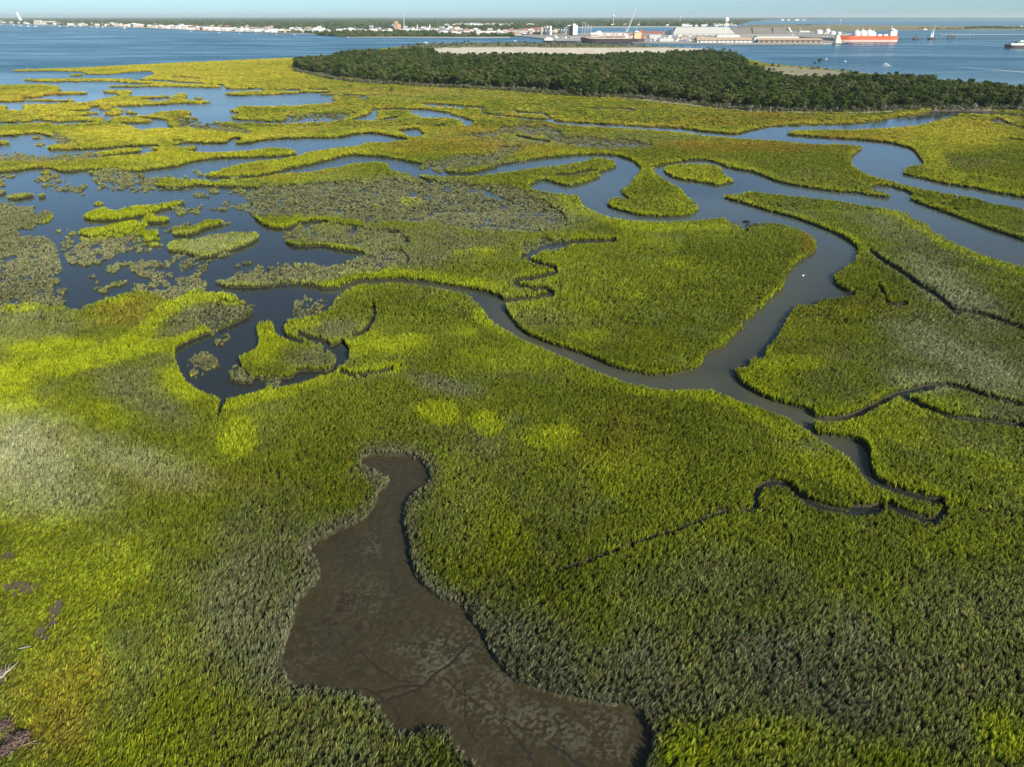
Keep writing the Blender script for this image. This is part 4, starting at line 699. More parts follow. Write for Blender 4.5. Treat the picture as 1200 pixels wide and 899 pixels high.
def wins(o, x0, x1, y, z0, z1, nx_, nz_, name='window', w=.55, h=.5, m=None):
    for i in range(nx_):
        for k in range(nz_):
            cx = x0+(i+.5)*(x1-x0)/nx_; cz = z0+(k+.5)*(z1-z0)/nz_; hw = (x1-x0)/nx_*w/2; hh = (z1-z0)/nz_*h/2
            MB().box(cx-hw, cx+hw, y-.1, y-.02, cz-hh, cz+hh).build(name, m or DARKW, o)
# radio mast
o, k = at(474, 36.5, 'very tall thin pale lattice radio mast beside the tan tower block', 'radio_mast', 'mast', z=1.5)
b = MB(); Hm = 17.5*k
for a in range(3): b.tube((3*math.cos(a*2.09), 3*math.sin(a*2.09), 0), (1.3*math.cos(a*2.09), 1.3*math.sin(a*2.09), Hm), .8, .5, 5)
for q in range(16): z0 = q*Hm/16; b.tube((2.6, 0, z0), (-1.3, 2.0, z0+Hm/16), .35, .35, 4); b.tube((-1.3, -2.0, z0), (2.4, 0, z0+Hm/16), .35, .35, 4)
b.build('mast_lattice', STEEL, o); MB().tube((0, 0, Hm), (0, 0, Hm+8), .3, .1, 5).build('antenna', STEEL, o)
# tower blocks
o, k = at(466, 37.8, 'tan tower block, tallest building in the far town', 'tower_block', 'building', z=1.5); PK = mat('tan_pink_concrete', (.62, .38, .26), .7)
MB().box(-3.0*k, 1.2*k, -8, 8, 0, 10.5*k).build('wall', PK, o); MB().box(1.2*k+.02, 4*k, -7, 9, 0, 8.2*k).build('side_wing', PK, o); MB().box(-2*k, .2*k, -4, 4, 10.5*k+.01, 11.2*k).build('stair_head', PK, o); wins(o, -2.8*k, 1*k, -8, 3, 10*k, 4, 8)
o, k = at(461, 37.6, 'narrow grey tower block left of the tan tower block', 'tower_block', 'building', z=1.5)
MB().box(-1.0*k, 1.0*k, -8, 8, 0, 8*k).build('wall', GREYW, o); MB().box(-.9*k, .9*k, -7, 7, 8*k+.02, 8.4*k).build('roof', RF[1], o); wins(o, -.9*k, .9*k, -8, 3, 7.5*k, 3, 7)
for a, b_, hh, lab in ((492,37.4,7.5,'left of two white church steeples in the far town'), (506.5,36.6,7.5,'right white church steeple in the far town')):
    o, k = at(a, b_, lab, 'church', 'church', z=1.5); MB().box(-8, 22, -8, 8, 0, 9).build('nave_wall', WHITE, o); MB().gable(-8, 22, -8, 8, 9.01, 15).build('roof', RF[1], o)
    s1 = MB().box(-14, -8.02, -3, 3, 0, 17).build('bell_tower', WHITE, o); MB().tube((-11, 0, 17), (-11, 0, hh*k), 3.6, .2, 8).build('spire', WHITE, o)
def water_tower(a, b_, hpx, rpx, lab):
    o, k = at(a, b_, lab, 'water_tower', 'water tower', z=1.5); r_ = rpx*k; h_ = hpx*k
    MB().lathe(0, 0, [(r_*.42, 0), (r_*.24, h_*.12), (r_*.20, h_*.6), (r_*.32, h_-1.9*r_)], 20).build('column', WHITE, o)
    MB().lathe(0, 0, [(r_*.32, h_-1.9*r_)]+[(r_*math.sin(t_), h_-r_-r_*math.cos(t_)) for t_ in np.linspace(.35, 3.05, 12)], 24).build('tank', WHITE, o)
water_tower(849, 43.8, 20.6, 2.7, 'large white ball water tower standing among the port warehouses')
water_tower(718.5, 29, 10, 1.2, 'thin white water tower on the horizon left of the crane')
water_tower(796.5, 27, 7.5, .9, 'small white water tower on the horizon above the white warehouse')
water_tower(984, 29.5, 6, .8, 'slender pale tower on the flats behind the port')
o, k = at(24.8, 25.4, 'tall white tapering tower on the far left shore, leaning left', 'white_tower', 'tower', z=1.5)
MB().add([(-1.2*k, -12, 0), (1.8*k, -12, 0), (1.8*k, 12, 0), (-1.2*k, 12, 0), (-2.9*k, -8, 10*k), (-1.1*k, -8, 9.7*k), (-1.1*k, 8, 9.7*k), (-2.9*k, 8, 10*k)], [(3, 2, 1, 0), (4, 5, 6, 7), (0, 1, 5, 4), (1, 2, 6, 5), (2, 3, 7, 6), (3, 0, 4, 7)]).build('shaft', WHITE, o)
MB().box(-5*k, 6*k, -15, 15, 0, 1.3*k).build('base_hall', CREAM, o)
o, k = at(46, 29, 'long cream building with flat roof on the far left waterfront', 'long_building', 'building', z=1.5); MB().box(-4*k, 3*k, -15, 15, 0, 4.5*k).build('wall', CREAM, o); MB().box(-3.9*k, 19*k, -10, 14, 0, 3.6*k).build('low_wing', CREAM, o); wins(o, -3.8*k, 2.8*k, -15, 4, 4*k, 6, 3)

# ------------------------------------------------------------------ port
o, k = at(822, 42, 'huge white metal warehouse with sloping ends in the port', 'warehouse', 'warehouse')
D_ = 150; hh = 5.0*k
MB().box(-34*k, 36*k, -20, D_, 0, 1.4*k).build('wall', WROOF, o)
MB().add([(-35*k, -22, 1.4*k+.02), (37*k, -22, 1.4*k+.02), (37*k, D_+2, 1.4*k+.02), (-35*k, D_+2, 1.4*k+.02), (-27*k, 55, 8.0*k), (36*k, 55, 8.0*k), (36*k, 75, 8.0*k), (-27*k, 75, 8.0*k)], [(0, 1, 5, 4), (1, 2, 6, 5), (2, 3, 7, 6), (3, 0, 4, 7), (4, 5, 6, 7), (3, 2, 1, 0)]).build('roof', WROOF, o)
for q in range(9): MB().box((-30+q*7.4)*k, (-27.5+q*7.4)*k, -20.3, -20.05, 0, 1.0*k).build('loading_door', GREYW, o)
o, k = at(893, 42, 'huge weathered grey-roofed warehouse right of the white one', 'warehouse', 'warehouse')
MB().box(-36*k, 33*k, -20, D_, 0, 1.2*k).build('wall', CONC, o)
for q in range(3):
    x0 = (-37+q*24)*k; x1 = x0+23.4*k
    MB().add([(x0, -22, 1.2*k+.02), (x1, -22, 1.2*k+.02), (x1+2*k, D_, 1.2*k+.02), (x0+5*k, D_, 1.2*k+.02), (x0+6*k, 60, 7.4*k), (x1+4.5*k*(q < 2), 60, 7.4*k)], [(0, 1, 5, 4), (1, 2, 5), (2, 3, 4, 5), (3, 0, 4), (3, 2, 1, 0)]).build('roof_bay', GROOF, o)
MB().add([(33.1*k, -20, 0), (35*k, -20, 0), (35*k, 100, 0), (33.1*k, 100, 0), (33.1*k, 40, 8*k), (35*k, 40, 8*k)], [(0, 1, 5, 4), (1, 2, 5), (2, 3, 4, 5), (3, 0, 4), (3, 2, 1, 0)]).build('gable_end', WHITE, o)
o, k = at(848, 51, 'long quay shed with tan roof and white doors', 'quay_shed', 'shed')
MB().box(-31*k, 34*k, 0, 45, 0, 2.4*k).build('wall', WHITE, o); MB().gable(-32*k, 35*k, -3, 48, 2.4*k+.02, 5.4*k, 2*k).build('roof', TANR, o)
for q in range(12): MB().box((-29+q*5.1)*k, (-27.6+q*5.1)*k, -.3, -.05, 0, 1.9*k).build('door', GREYW if q % 4 else DARKW, o)
MB().box(34.05*k, 39*k, -3, 40, 0, 5.2*k, 1.4*k).build('white_end_wall', WHITE, o)
o, k = at(926, 51.3, 'long brown quay shed with a row of dark openings', 'quay_shed', 'shed')
MB().box(-38*k, 38*k, 0, 45, 0, 2.6*k).build('wall', mat('brown_wall', (.34, .25, .20), .8), o); MB().gable(-38.5*k, 38.5*k, -2, 47, 2.6*k+.02, 4.6*k, 1*k).build('roof', TANR, o)
for q in range(12): MB().box((-35+q*6.1)*k, (-33.2+q*6.1)*k, -.3, -.05, .3*k, 1.9*k).build('opening', DARKW, o)
o, k = at(912, 48.4, 'low white vaulted roof behind the brown quay shed', 'vaulted_hall', 'hall')
V = []; n_ = 12
b = MB()
for i in range(n_):
    a0, a1 = math.pi*i/n_, math.pi*(i+1)/n_; b.add([(-27*k*(1-.12*math.sin(a0)), 25-25*math.cos(a0), 4.2*k*math.sin(a0)), (27*k*(1-.12*math.sin(a0)), 25-25*math.cos(a0), 4.2*k*math.sin(a0)), (27*k*(1-.12*math.sin(a1)), 25-25*math.cos(a1), 4.2*k*math.sin(a1)), (-27*k*(1-.12*math.sin(a1)), 25-25*math.cos(a1), 4.2*k*math.sin(a1))], [(0, 1, 2, 3)])
b.build('vaulted_roof', WROOF, o); MB().box(-27*k, 27*k, 2, 48, 0, .3*k).build('wall', CONC, o)
o, k = at(852, 44.6, 'low white roof between the big warehouses and the quay shed', 'flat_hall', 'hall'); MB().box(-12*k, 15*k, 0, 30, 0, 1.6*k).build('wall', WHITE, o); MB().gable(-12*k, 15*k, 0, 30, 1.6*k+.02, 3*k, 3*k).build('roof', WROOF, o)
for a, b_, w_w, h_h, m1, m2, lab in ((781,49.6,16,3.4,WHITE,WROOF,'white quay shed left of the long tan-roofed shed'), (768,45,14,3,WHITE,WROOF,'white shed behind the stern of the dark cargo ship'), (716,42.6,34,3,WHITE,WROOF,'long white shed roof behind the dark cargo ship'),
        (803,47,10,2.6,CREAM,RF[2],'small cream shed before the white warehouse'), (680,45.6,18,3.4,GREYW,RF[1],'grey industrial hall by the bow of the dark cargo ship'), (617,40.6,16,4,WHITE,RF[2],'tan-roofed white hall at the left end of the port'), (606,42.2,9,2.6,CREAM,RF[3],'cream hall with red roof at the left end of the port'), (697,44.2,10,4.5,CREAM,RF[0],'cream storage hall above the bow of the dark cargo ship'), (943,38.4,12,1.6,WHITE,WROOF,'low white building right of the grey warehouse'), (764,40.2,26,2.4,mat('red_containers', (.42, .14, .12), .7),RF[3],'stack of red and pink containers left of the white warehouse')):
    o, k = at(a, b_, lab, 'shed', 'shed'); MB().box(-w_w*k/2, w_w*k/2, 0, 28, 0, h_h*k*.62).build('wall', m1, o); MB().gable(-w_w*k/2, w_w*k/2, 0, 28, h_h*k*.62+.02, h_h*k, .5*k).build('roof', m2, o); wins(o, -w_w*k/2.1, w_w*k/2.1, 0, 1, h_h*k*.55, 5, 1, 'door')
# vehicles, containers and piles standing about the quay
CC = [mat('box_white', (.75, .75, .72), .6), mat('box_blue', (.10, .20, .42), .6), mat('box_red', (.45, .10, .07), .6), mat('box_tan', (.50, .42, .30), .7), mat('box_grey', (.30, .31, .32), .7)]
cn = ['white', 'blue', 'red', 'tan', 'grey']
spots_ = [(random.uniform(642, 980), random.uniform(43.6, 50.2)) for _ in range(60)]+[(random.uniform(758, 812), random.uniform(43.5, 50)) for _ in range(24)]
for a, b_ in spots_:
    if 686 < a < 756 and b_ > 46.5: continue
    q = random.choice((0, 0, 0, 1, 2, 3, 4)); xx, yy = G1(a, b_); o = empty('cargo_container', (xx, yy, 2.5), cn[q]+' container with door bars on the port quay'+(', left of the dark ship' if a < 686 else ', behind the dark ship' if a < 756 else ', between dark ship and quay sheds' if a < 815 else ', among the sheds'), 'container', 'containers on the quay, '+cn[q], random.uniform(0, 1.5))
    st_k = random.choice((1, 1, 2)); MB().box(-6.1, 6.1, -1.25, 1.25, 0, 2.6*st_k).build('body', CC[q], o)
    b = MB()
    for e in (-.8, -.3, .3, .8): b.box(6.12, 6.2, e-.05, e+.05, .2, 2.6*st_k-.2)
    b.build('door_bars', STEEL, o)
for a, b_, lab in ((787,44.5,'left of two lattice light masts before the white warehouse'),(835,45.5,'right of two lattice light masts before the white warehouse'),(662,44,'light mast behind the long barge'),(936,46,'light mast behind the brown quay shed')):
    o, k = at(a, b_, lab, 'light_mast', 'light mast'); MB().tube((0, 0, 0), (0, 0, 28), .45, .25, 6).build('pole', STEEL, o); MB().box(-2.5, 2.5, -.5, .5, 28, 29.2).build('lamp_bar', STEEL, o)
# silos
for a, b_, r_, h_, m_, lab in ((634.5,41.6,1.4,7.6,CONC,'leftmost grey silo of the row of four'), (638,41.6,1.4,7.8,CONC,'second grey silo of the row of four'), (641.3,41.7,1.2,8.6,WHITE,'left of the two white silos beside the grey ones'), (645,41.8,1.5,8.8,WHITE,'right and widest of the two white silos')):
    o, k = at(a, b_, lab, 'silo', 'silo', 'silos at the left of the port'); MB().lathe(0, 0, [(r_*k, 0), (r_*k, h_*k)], 20).build('shell', m_, o); MB().lathe(0, 0, [(r_*k*1.03, h_*k+.02), (.3, h_*k+1.0*k)], 20).build('cap', m_, o)
for q in range(4):
    o, k = at(654+q*3.2, 41.8+q*.1, ['leftmost', 'second', 'third', 'rightmost'][q]+' cream conveyor tower of the leaning row beside the silos', 'conveyor_tower', 'conveyor', 'conveyors beside the silos'); MB().tube((-1.2*k, 0, 0), (.6*k, 0, 5.4*k), .55*k, .45*k, 8).build('shaft', YEL, o); MB().box(.2*k, 1.3*k, -3, 3, 5.0*k, 6.2*k).build('head', WHITE, o)
o, k = at(668, 42.5, 'dark brown industrial block beside the tall white block', 'industrial_block', 'building'); MB().box(-2.8*k, 3*k, 0, 24, 0, 10*k).build('wall', mat('dark_brown_cladding', (.10, .08, .075), .7), o); MB().box(-3*k, 2*k, 0, 20, 10*k+.02, 10.8*k).build('roof', WHITE, o)
o, k = at(674, 42.6, 'tall white industrial block between the dark block and the masts', 'industrial_block', 'building'); MB().box(-2.8*k, .2*k, 0, 24, 0, 12.4*k).build('wall', WHITE, o); MB().box(.2*k+.05, 2.6*k, 0, 24, 0, 11*k).build('lower_wing', WHITE, o)
for q, (a, hh_) in enumerate(((682,14), (685.4,15.5), (688.6,14), (692,12.5))):
    o, k = at(a, 44, ['leftmost', 'tallest', 'third', 'rightmost'][q]+' lattice loader mast behind the bow of the dark cargo ship', 'loader_mast', 'mast', 'loader masts in the port')
    b = MB(); 
    for s_ in (-1, 1): b.tube((s_*.55*k, 0, 0), (s_*.15*k, 0, hh_*k), .35, .25, 5)
    for j in range(8): b.tube((-.5*k*(1-j/10), 0, j*hh_*k/8), (.5*k*(1-j/10), 0, (j+1)*hh_*k/8), .25, .25, 4)
    b.build('mast_lattice', STEEL, o); MB().tube((0, 0, hh_*k*.8), (1.8*k, 0, hh_*k*.62), .4, .25, 5).build('arm', STEEL, o)
o, k = at(701, 43, 'white domed storage shed above the cargo ship bow', 'storage_dome', 'dome'); MB().lathe(0, 0, [(5*k, 0)]+[(5*k*math.cos(t_), 1.5*k+4*k*math.sin(t_)) for t_ in np.linspace(0, 1.5, 8)], 24).build('shell', WROOF, o)
for a, b_, r_, h_, lab in ((959,40.2,4.2,4.2,'leftmost white domed tank behind the orange ship bow'), (969,40,3.2,5,'second white domed tank behind the orange ship bow'), (975,41.2,3.4,3.6,'third white domed tank behind the orange ship bow'), (982.5,41.6,2.4,3.2,'small white domed tank nearest the orange ship')):
    o, k = at(a, b_, lab, 'storage_tank', 'tank', 'white tanks behind the orange ship'); MB().lathe(0, 0, [(r_*k, 0), (r_*k, h_*k*.55)], 24).build('shell', WHITE, o); MB().lathe(0, 0, [(r_*k*1.01*math.cos(t_), h_*k*.55+.02+h_*k*.45*math.sin(t_)) for t_ in np.linspace(0, 1.5, 7)], 24).build('dome_roof', WHITE, o)
o, k = at(968, 41, 'thin pale derrick leaning right among the white tanks', 'derrick', 'crane'); MB().tube((-1.5*k, 0, 0), (3.4*k, 0, 12.5*k), .7, .35, 5).build('boom', STEEL, o); MB().tube((3.4*k, 0, 12.5*k), (4.2*k, 0, 3*k), .15, .15, 4).build('cable', STEEL, o); MB().box(-2.5*k, -.4*k, -4, 4, 0, 1.6*k).build('cab', YEL, o)
# dark stockpile / shipyard slope
o, k = at(967, 48.8, 'dark sloping coal stockpile between the brown shed and the cream tower', 'coal_stockpile', 'stockpile', z=2.4)
MB().add([(-20*k, 60, 0), (15*k, -6, 0), (15*k, 60, 0), (-20*k, 200, 0), (-16*k, 90, 6.6), (10*k, 14, 6.2*k*.5), (10*k, 50, 3.2*k*.6), (-16*k, 170, 8)], [(3, 2, 1, 0), (4, 5, 6, 7), (0, 1, 5, 4), (1, 2, 6, 5), (2, 3, 7, 6), (3, 0, 4, 7)]).build('stockpile_mound', YARD, o)
o, k = at(981.5, 51.6, 'cream tapered tower on the end of the quay at the orange ship bow', 'quay_tower', 'tower', z=1.0)
MB().add([(-3.4*k, -6, 1), (3.4*k, -6, 1), (3.4*k, 14, 1), (-3.4*k, 14, 1), (-2.8*k, -3, 8.8*k), (.6*k, -3, 8.2*k), (.6*k, 10, 8.2*k), (-2.8*k, 10, 8.8*k)], [(3, 2, 1, 0), (4, 5, 6, 7), (0, 1, 5, 4), (1, 2, 6, 5), (2, 3, 7, 6), (3, 0, 4, 7)]).build('shaft', mat('cream_tower', (.78, .74, .58), .6), o); MB().box(-8*k, 11*k, -14, 18, -1.5, 1).build('dark_pier', WOODP, o)

# ------------------------------------------------------------------ ships and boats
def hull(L_, B_, D_, mats, o, bow=-1, boot=None, sheer=.35, n_=28, z0=-1.0, bh=.22):
    def half(t, low=1.0):       # t: 0 stern .. 1 bow
        bf = (1-max(0, (t-.80)/.20)**2.0) if low == 1 else (1-max(0, (t-.74)/.26)**1.6); sf = min(1, .55+t*5)
        return max(.02, bf*sf)*B_/2
    def strip(za, zb, la, lb, nm, m_, cap):
        V = []; Fs = []
        for i in range(n_+1):
            t = i/n_; rake = (max(0, t-.85)/.15)**1.5*sheer*D_
            for zz, lw in ((za, la), (zb, lb)):
                zz2 = zz+(sheer*D_*(max(0, (t-.8)/.2)**2) if zz == D_ else 0); xx = -bow*(L_/2-t*L_)-(-bow)*0; xx = (t-.5)*L_*bow + (bow*rake if zz == D_ else 0)
                h_ = half(t, lw); V += [(xx, -h_, zz2), (xx, h_, zz2)]
        for i in range(n_):
            a = i*4; c_ = a+4; Fs += [(a, c_, c_+2, a+2), (a+1, a+3, c_+3, c_+1)]
            if cap: Fs.append((a+2, c_+2, c_+3, a+3))
        Fs += [(0, 2, 3, 1), (n_*4, n_*4+1, n_*4+3, n_*4+2)]
        return MB().add(V, Fs).build(nm, m_, o)
    if boot: strip(z0, D_*bh, .5, .5, 'boot_topping', boot, False); strip(D_*bh+.01, D_, .5, 1, 'hull', mats, True)
    else: strip(z0, D_, .5, 1, 'hull', mats, True)
o, k = at(718, 50.3, 'dark-hulled cargo ship with cream stern house moored at the quay', 'cargo_ship', 'ship', z=0)
L_ = 73*k; DD = 5.0*k*.9; hull(L_, 26, DD, DARKH, o, -1)
MB().box(-L_*.40, L_*.30, -9, 9, DD+.05, DD+1.6).build('hatch_covers', mat('hatch_cream', (.70, .60, .42), .6), o)
MB().box(-L_*.47, -L_*.42, -5, 5, DD+.05, DD+5.5).build('forecastle_house', RUST, o)
s_ = MB().box(L_*.33, L_*.44, -11, 11, DD+.05, DD+16).build('deckhouse', YEL, o); MB().box(L_*.335, L_*.40, -13, 13, DD+16.05, DD+19).build('bridge', WHITE, o); MB().box(L_*.42, L_*.455, -3, 3, DD+16.05, DD+23).build('funnel', RUST, o); MB().tube((L_*.37, 0, DD+19), (L_*.37, 0, DD+31), .6, .3, 6).build('mast', STEEL, o); MB().box(L_*.445, L_*.49, -9, 9, DD+.05, DD+8).build('stern_house', RUST, o)
for q, fx in enumerate((-.16, .01, .17, .27)):
    g_ = MB().tube((L_*fx, 0, DD+1.6), (L_*fx, 0, DD+15), 1.9, 1.5, 8).build('deck_crane', mat('crane_post', (.72, .30, .20), .6), o); MB().tube((L_*fx, 0, DD+13), (L_*fx+L_*.13, 0, DD+10), .8, .5, 6).build('jib', YEL, g_)
# mobile crane
o, k = at(734, 48.6, 'tall mobile harbour crane with long boom raised to the right', 'harbour_crane', 'crane')
MB().box(-2*k, 2*k, -5, 5, 1.5, 3.5*k).build('carriage', WHITE, o); MB().box(-1.2*k, 1.2*k, -3, 3, 3.5*k+.02, 7*k).build('machine_house', WHITE, o)
b = MB(); A_ = np.array((0, 0, 9*k)); B2 = np.array((9*k, 0, 33*k))
for s_ in ((-1.2, 0), (1.2, 0)): b.tube(A_+np.array((s_[0]*1.2, 0, 0)), B2+np.array((s_[0]*.4, 0, 0)), .8, .5, 5); 
for j in range(14): t_ = j/14; p = A_+(B2-A_)*t_; q_ = A_+(B2-A_)*(t_+1/14); b.tube(p+(-1.4*(1-t_), 0, 0), q_+(1.4*(1-t_), 0, 0), .35, .35, 4)
b.build('boom', STEEL, o); MB().tube((-.6*k, 0, 7*k), (-1.2*k, 0, 14*k), .8, .5, 5).build('back_mast', STEEL, o); MB().tube((-1.2*k, 0, 14*k), tuple(B2), .2, .2, 4).build('stay_cable', STEEL, o); MB().tube(tuple(B2), (9*k, 0, 8*k), .12, .12, 4).build('hoist_cable', STEEL, o)
# orange tanker
o, k = at(1014, 49, 'bright orange ship with white domed deck tanks and white bridge house', 'tanker_ship', 'ship', z=0)
L_ = 72*k; DD = 6.2*k; hull(L_, 24, DD, ORANGE, o, -1, PALEBOOT, .15, bh=.33)
for q, (fx, rr_) in enumerate(((-.17, 4.6), (-.075, 5.2), (.03, 5.2), (.10, 3.4))):
    rr2 = rr_*k; MB().lathe(L_*fx, 0, [(rr2, DD+.05), (rr2, DD+1.5*k)]+[(rr2*math.cos(t_), DD+1.5*k+rr2*.95*math.sin(t_)) for t_ in np.linspace(.05, 1.45, 8)], 20).build('deck_tank', WHITE, o); MB().tube((L_*fx, 0, DD+1.5*k+rr2*.9), (L_*fx, 0, DD+3.3*k+rr2), .9, .6, 6).build('vent_mast', WHITE, o)
MB().box(L_*.17, L_*.23, -8, 8, DD+.05, DD+1.8*k).build('pump_house', WHITE, o); MB().box(L_*.27, L_*.33, -7, 7, DD+.05, DD+1.9*k).build('deck_locker', WHITE, o)
MB().box(L_*.36, L_*.46, -10, 10, DD+.05, DD+6.0*k).build('bridge_house', WHITE, o); MB().box(L_*.355, L_*.41, -13, 13, DD+6.05*k, DD+7.6*k).build('bridge', WHITE, o); MB().tube((L_*.385, 0, DD+7.6*k), (L_*.385, 0, DD+10.6*k), .9, .5, 6).build('mast', WHITE, o); MB().box(L_*.465, L_*.49, -3, 3, DD+.05, DD+3.5*k).build('funnel', ORANGE, o)
MB().tube((-L_*.42, 0, DD), (-L_*.42, 0, DD+4.8*k), .9, .5, 6).build('foremast', WHITE, o)
# barge with deckhouse left of the cargo ship
o, k = at(661, 49.2, 'long low dark barge with white wheelhouse at its left end', 'barge', 'barge', z=0)
hull(48*k, 16, 1.5*k, DARKH, o, -1); MB().box(-23*k, -13*k, -5, 5, 1.5*k+.05, 3.6*k).build('wheelhouse', WHITE, o); MB().box(-21*k, -15*k, -4, 4, 3.65*k, 4.9*k).build('upper_deck', WHITE, o); MB().box(-10*k, 20*k, -5, 5, 1.5*k+.05, 2.4*k).build('deck_cargo', GREYW, o)
# work barge at right edge
o, k = at(1196, 56.6, 'dark flat barge with white and green superstructure cut by the right edge', 'barge', 'barge', z=0)
hull(38*k, 18, 3.2*k, DARKH, o, -1); MB().box(-14*k, 12*k, -6, 6, 3.2*k+.05, 5.2*k).build('deckhouse', WHITE, o); MB().box(-7*k, 5*k, -5, 5, 5.25*k, 7*k).build('upper_deck', GREENP, o); MB().box(-4*k, 2*k, -4, 4, 7.05*k, 8.2*k).build('wheelhouse', WHITE, o); MB().tube((4*k, 0, 7*k), (4*k, 0, 12*k), .5, .2, 6).build('mast', WOODP, o)
# tall ship
o, k = at(1091, 46.8, 'dark two-masted sailing ship with white sails at the right', 'sailing_ship', 'ship', z=0)
hull(7.6*k, 7, 1.9*k, DARKH, o, -1, None, .5)
for fx, hh_ in ((-1.4, 13), (.6, 17.5), ): MB().tube((fx*k, 0, 1.9*k), ((fx+.4)*k, 0, hh_*k), .45, .25, 6).build('mast', WHITE, o)
for fx, za, zb, w_w in ((-1.6, 3, 10, 1.5), (.2, 3, 13, 1.9)): MB().add([(fx*k, -.2, za*k), ((fx+w_w)*k, -.2, za*k), ((fx+w_w*.35)*k, -.2, zb*k), (fx*k, .2, za*k), ((fx+w_w)*k, .2, za*k), ((fx+w_w*.35)*k, .2, zb*k)], [(0, 1, 2), (5, 4, 3), (0, 2, 5, 3), (1, 4, 5, 2), (0, 3, 4, 1)]).build('sail', WHITE, o)
o, k = at(1072.5, 46.6, 'small dark tug with brown wheelhouse left of the sailing ship', 'tugboat', 'boat', z=0); hull(8*k, 7, 1.3*k, DARKH, o, -1); MB().box(-2*k, 2*k, -2.5, 2.5, 1.3*k+.05, 2.9*k).build('wheelhouse', mat('brown_house', (.16, .12, .10), .7), o); MB().box(-.5*k, .8*k, -1, 1, 2.95*k, 4.4*k).build('funnel', DARKH, o)
o, k = at(1114, 46, 'rust brown dolphin platform on piles right of the sailing ship', 'pile_platform', 'platform', z=0)
for q in range(5): MB().tube(((-4+q*2)*k, 0, -1), ((-4+q*2)*k, 0, 4.4*k), .7, .6, 6).build('pile', WOODP, o)
MB().box(-5*k, 5*k, -3, 3, 2.6*k, 3.2*k).build('deck', mat('rust_deck', (.12, .08, .065), .8), o); MB().box(-2*k, 2*k, -2, 2, 3.25*k, 5*k).build('cabin', mat('rust_cabin', (.16, .11, .09), .8), o)
# trestle bridge
x0_, y0_ = G1(1050, 47.2); x1_, y1_ = G1(1262, 45.2); o = empty('trestle_bridge', (x0_, y0_, 0), 'long trestle bridge on many thin piles across the right bay', 'bridge'); v = np.array((x1_-x0_, y1_-y0_, 0)); Ln = np.linalg.norm(v); v /= Ln; nrm = np.array((-v[1], v[0], 0)); kk = MPP(46.5)
n_ = 46
for q in range(n_):
    p = v*Ln*q/(n_-1); b = MB(); hz = (5.0+.8*math.sin(q*.7))*kk*min(1, .35+q/12)
    for s_ in (-3, 3): b.tube(p+nrm*s_+(0, 0, -1), p+nrm*s_+(0, 0, hz), .55, .5, 5)
    b.build('pile_bent', WOODP, o)
P0, P1 = v*Ln*.22, v*Ln; q4 = [P0-nrm*4, P1-nrm*4, P1+nrm*4, P0+nrm*4]
MB().add([tuple(p+(0, 0, 5.1*kk*.98)) for p in q4]+[tuple(p+(0, 0, 5.1*kk*.98+1.0)) for p in q4], [(3, 2, 1, 0), (4, 5, 6, 7), (0, 1, 5, 4), (1, 2, 6, 5), (2, 3, 7, 6), (3, 0, 4, 7)]).build('deck', mat('pale_deck', (.40, .40, .38), .8), o)
# small boats
def motorboat(a, b_, Lm, lab, rz=0, wake=0):
    o, k = at(a, b_, lab, 'motorboat', 'boat', z=0, rz=rz); hull(Lm, Lm*.32, Lm*.14, WHITE, o, 1, None, .3, 12, -.3); MB().box(-Lm*.22, Lm*.15, -Lm*.11, Lm*.11, Lm*.14+.02, Lm*.30, Lm*.04).build('cabin', WHITE, o); MB().box(-Lm*.1, Lm*.12, -Lm*.115, -Lm*.112, Lm*.19, Lm*.26).build('window', DARKW, o); return o
FOAM = mat('white_foam', (.85, .88, .9), .6, 0, .1, 1)
def foam(name, pts, label):
    b = MB(); P = smooth(pts, False, 10); V = []; n_ = len(P)
    wd = [p[2] for p in P]; C_ = [np.array((*G1(p[0], p[1]), .02)) for p in P]
    for i, c_ in enumerate(C_):
        t_ = C_[min(i+1, n_-1)]-C_[max(i-1, 0)]; t_ /= np.linalg.norm(t_)+1e-9; nn = np.array((-t_[1], t_[0], 0))*wd[i]*random.uniform(.6, 1.3)/2
        V += [c_-nn, c_+nn, c_+(0, 0, .12*wd[i]*random.uniform(.1, .5)+.05)]
    for i in range(n_-1): a = i*3; b.f += [(a, a+2, a+5, a+3), (a+2, a+1, a+4, a+5)]
    b.v = [tuple(v_) for v_ in V]; o_ = b.build(name, FOAM); tag(o_, label, kind='structure'); return o_
motorboat(1037.5, 76, 9, 'white motorboat throwing spray on the bay to the right', 2.6); foam('boat_wake', [(1039,77,3), (1043,77.3,5), (1036,77.6,4), (1033,77,1)], 'white spray around the motorboat')
motorboat(968.5, 69.5, 4.5, 'tiny white boat before the port, left of a second one', .3); motorboat(990.5, 72.2, 4.5, 'second tiny white boat before the port, nearer the wood', .5)
motorboat(498.5, 50.6, 11, 'white boat off the back of the wooded island', .2); motorboat(603.5, 48.4, 8, 'tiny white boat off the beach town', .1); motorboat(1084, 35.2, 26, 'white motor yacht on the far water between flats and sailing ship', .1); motorboat(1197, 31, 20, 'white boat at the far right near the dark tree belt', .1)
foam('long_wake', [(1122,78.6,1.2), (1150,80.6,2.2), (1180,83,3.4), (1215,86,5), (1300,94,6)], 'long white wake line on the right bay')
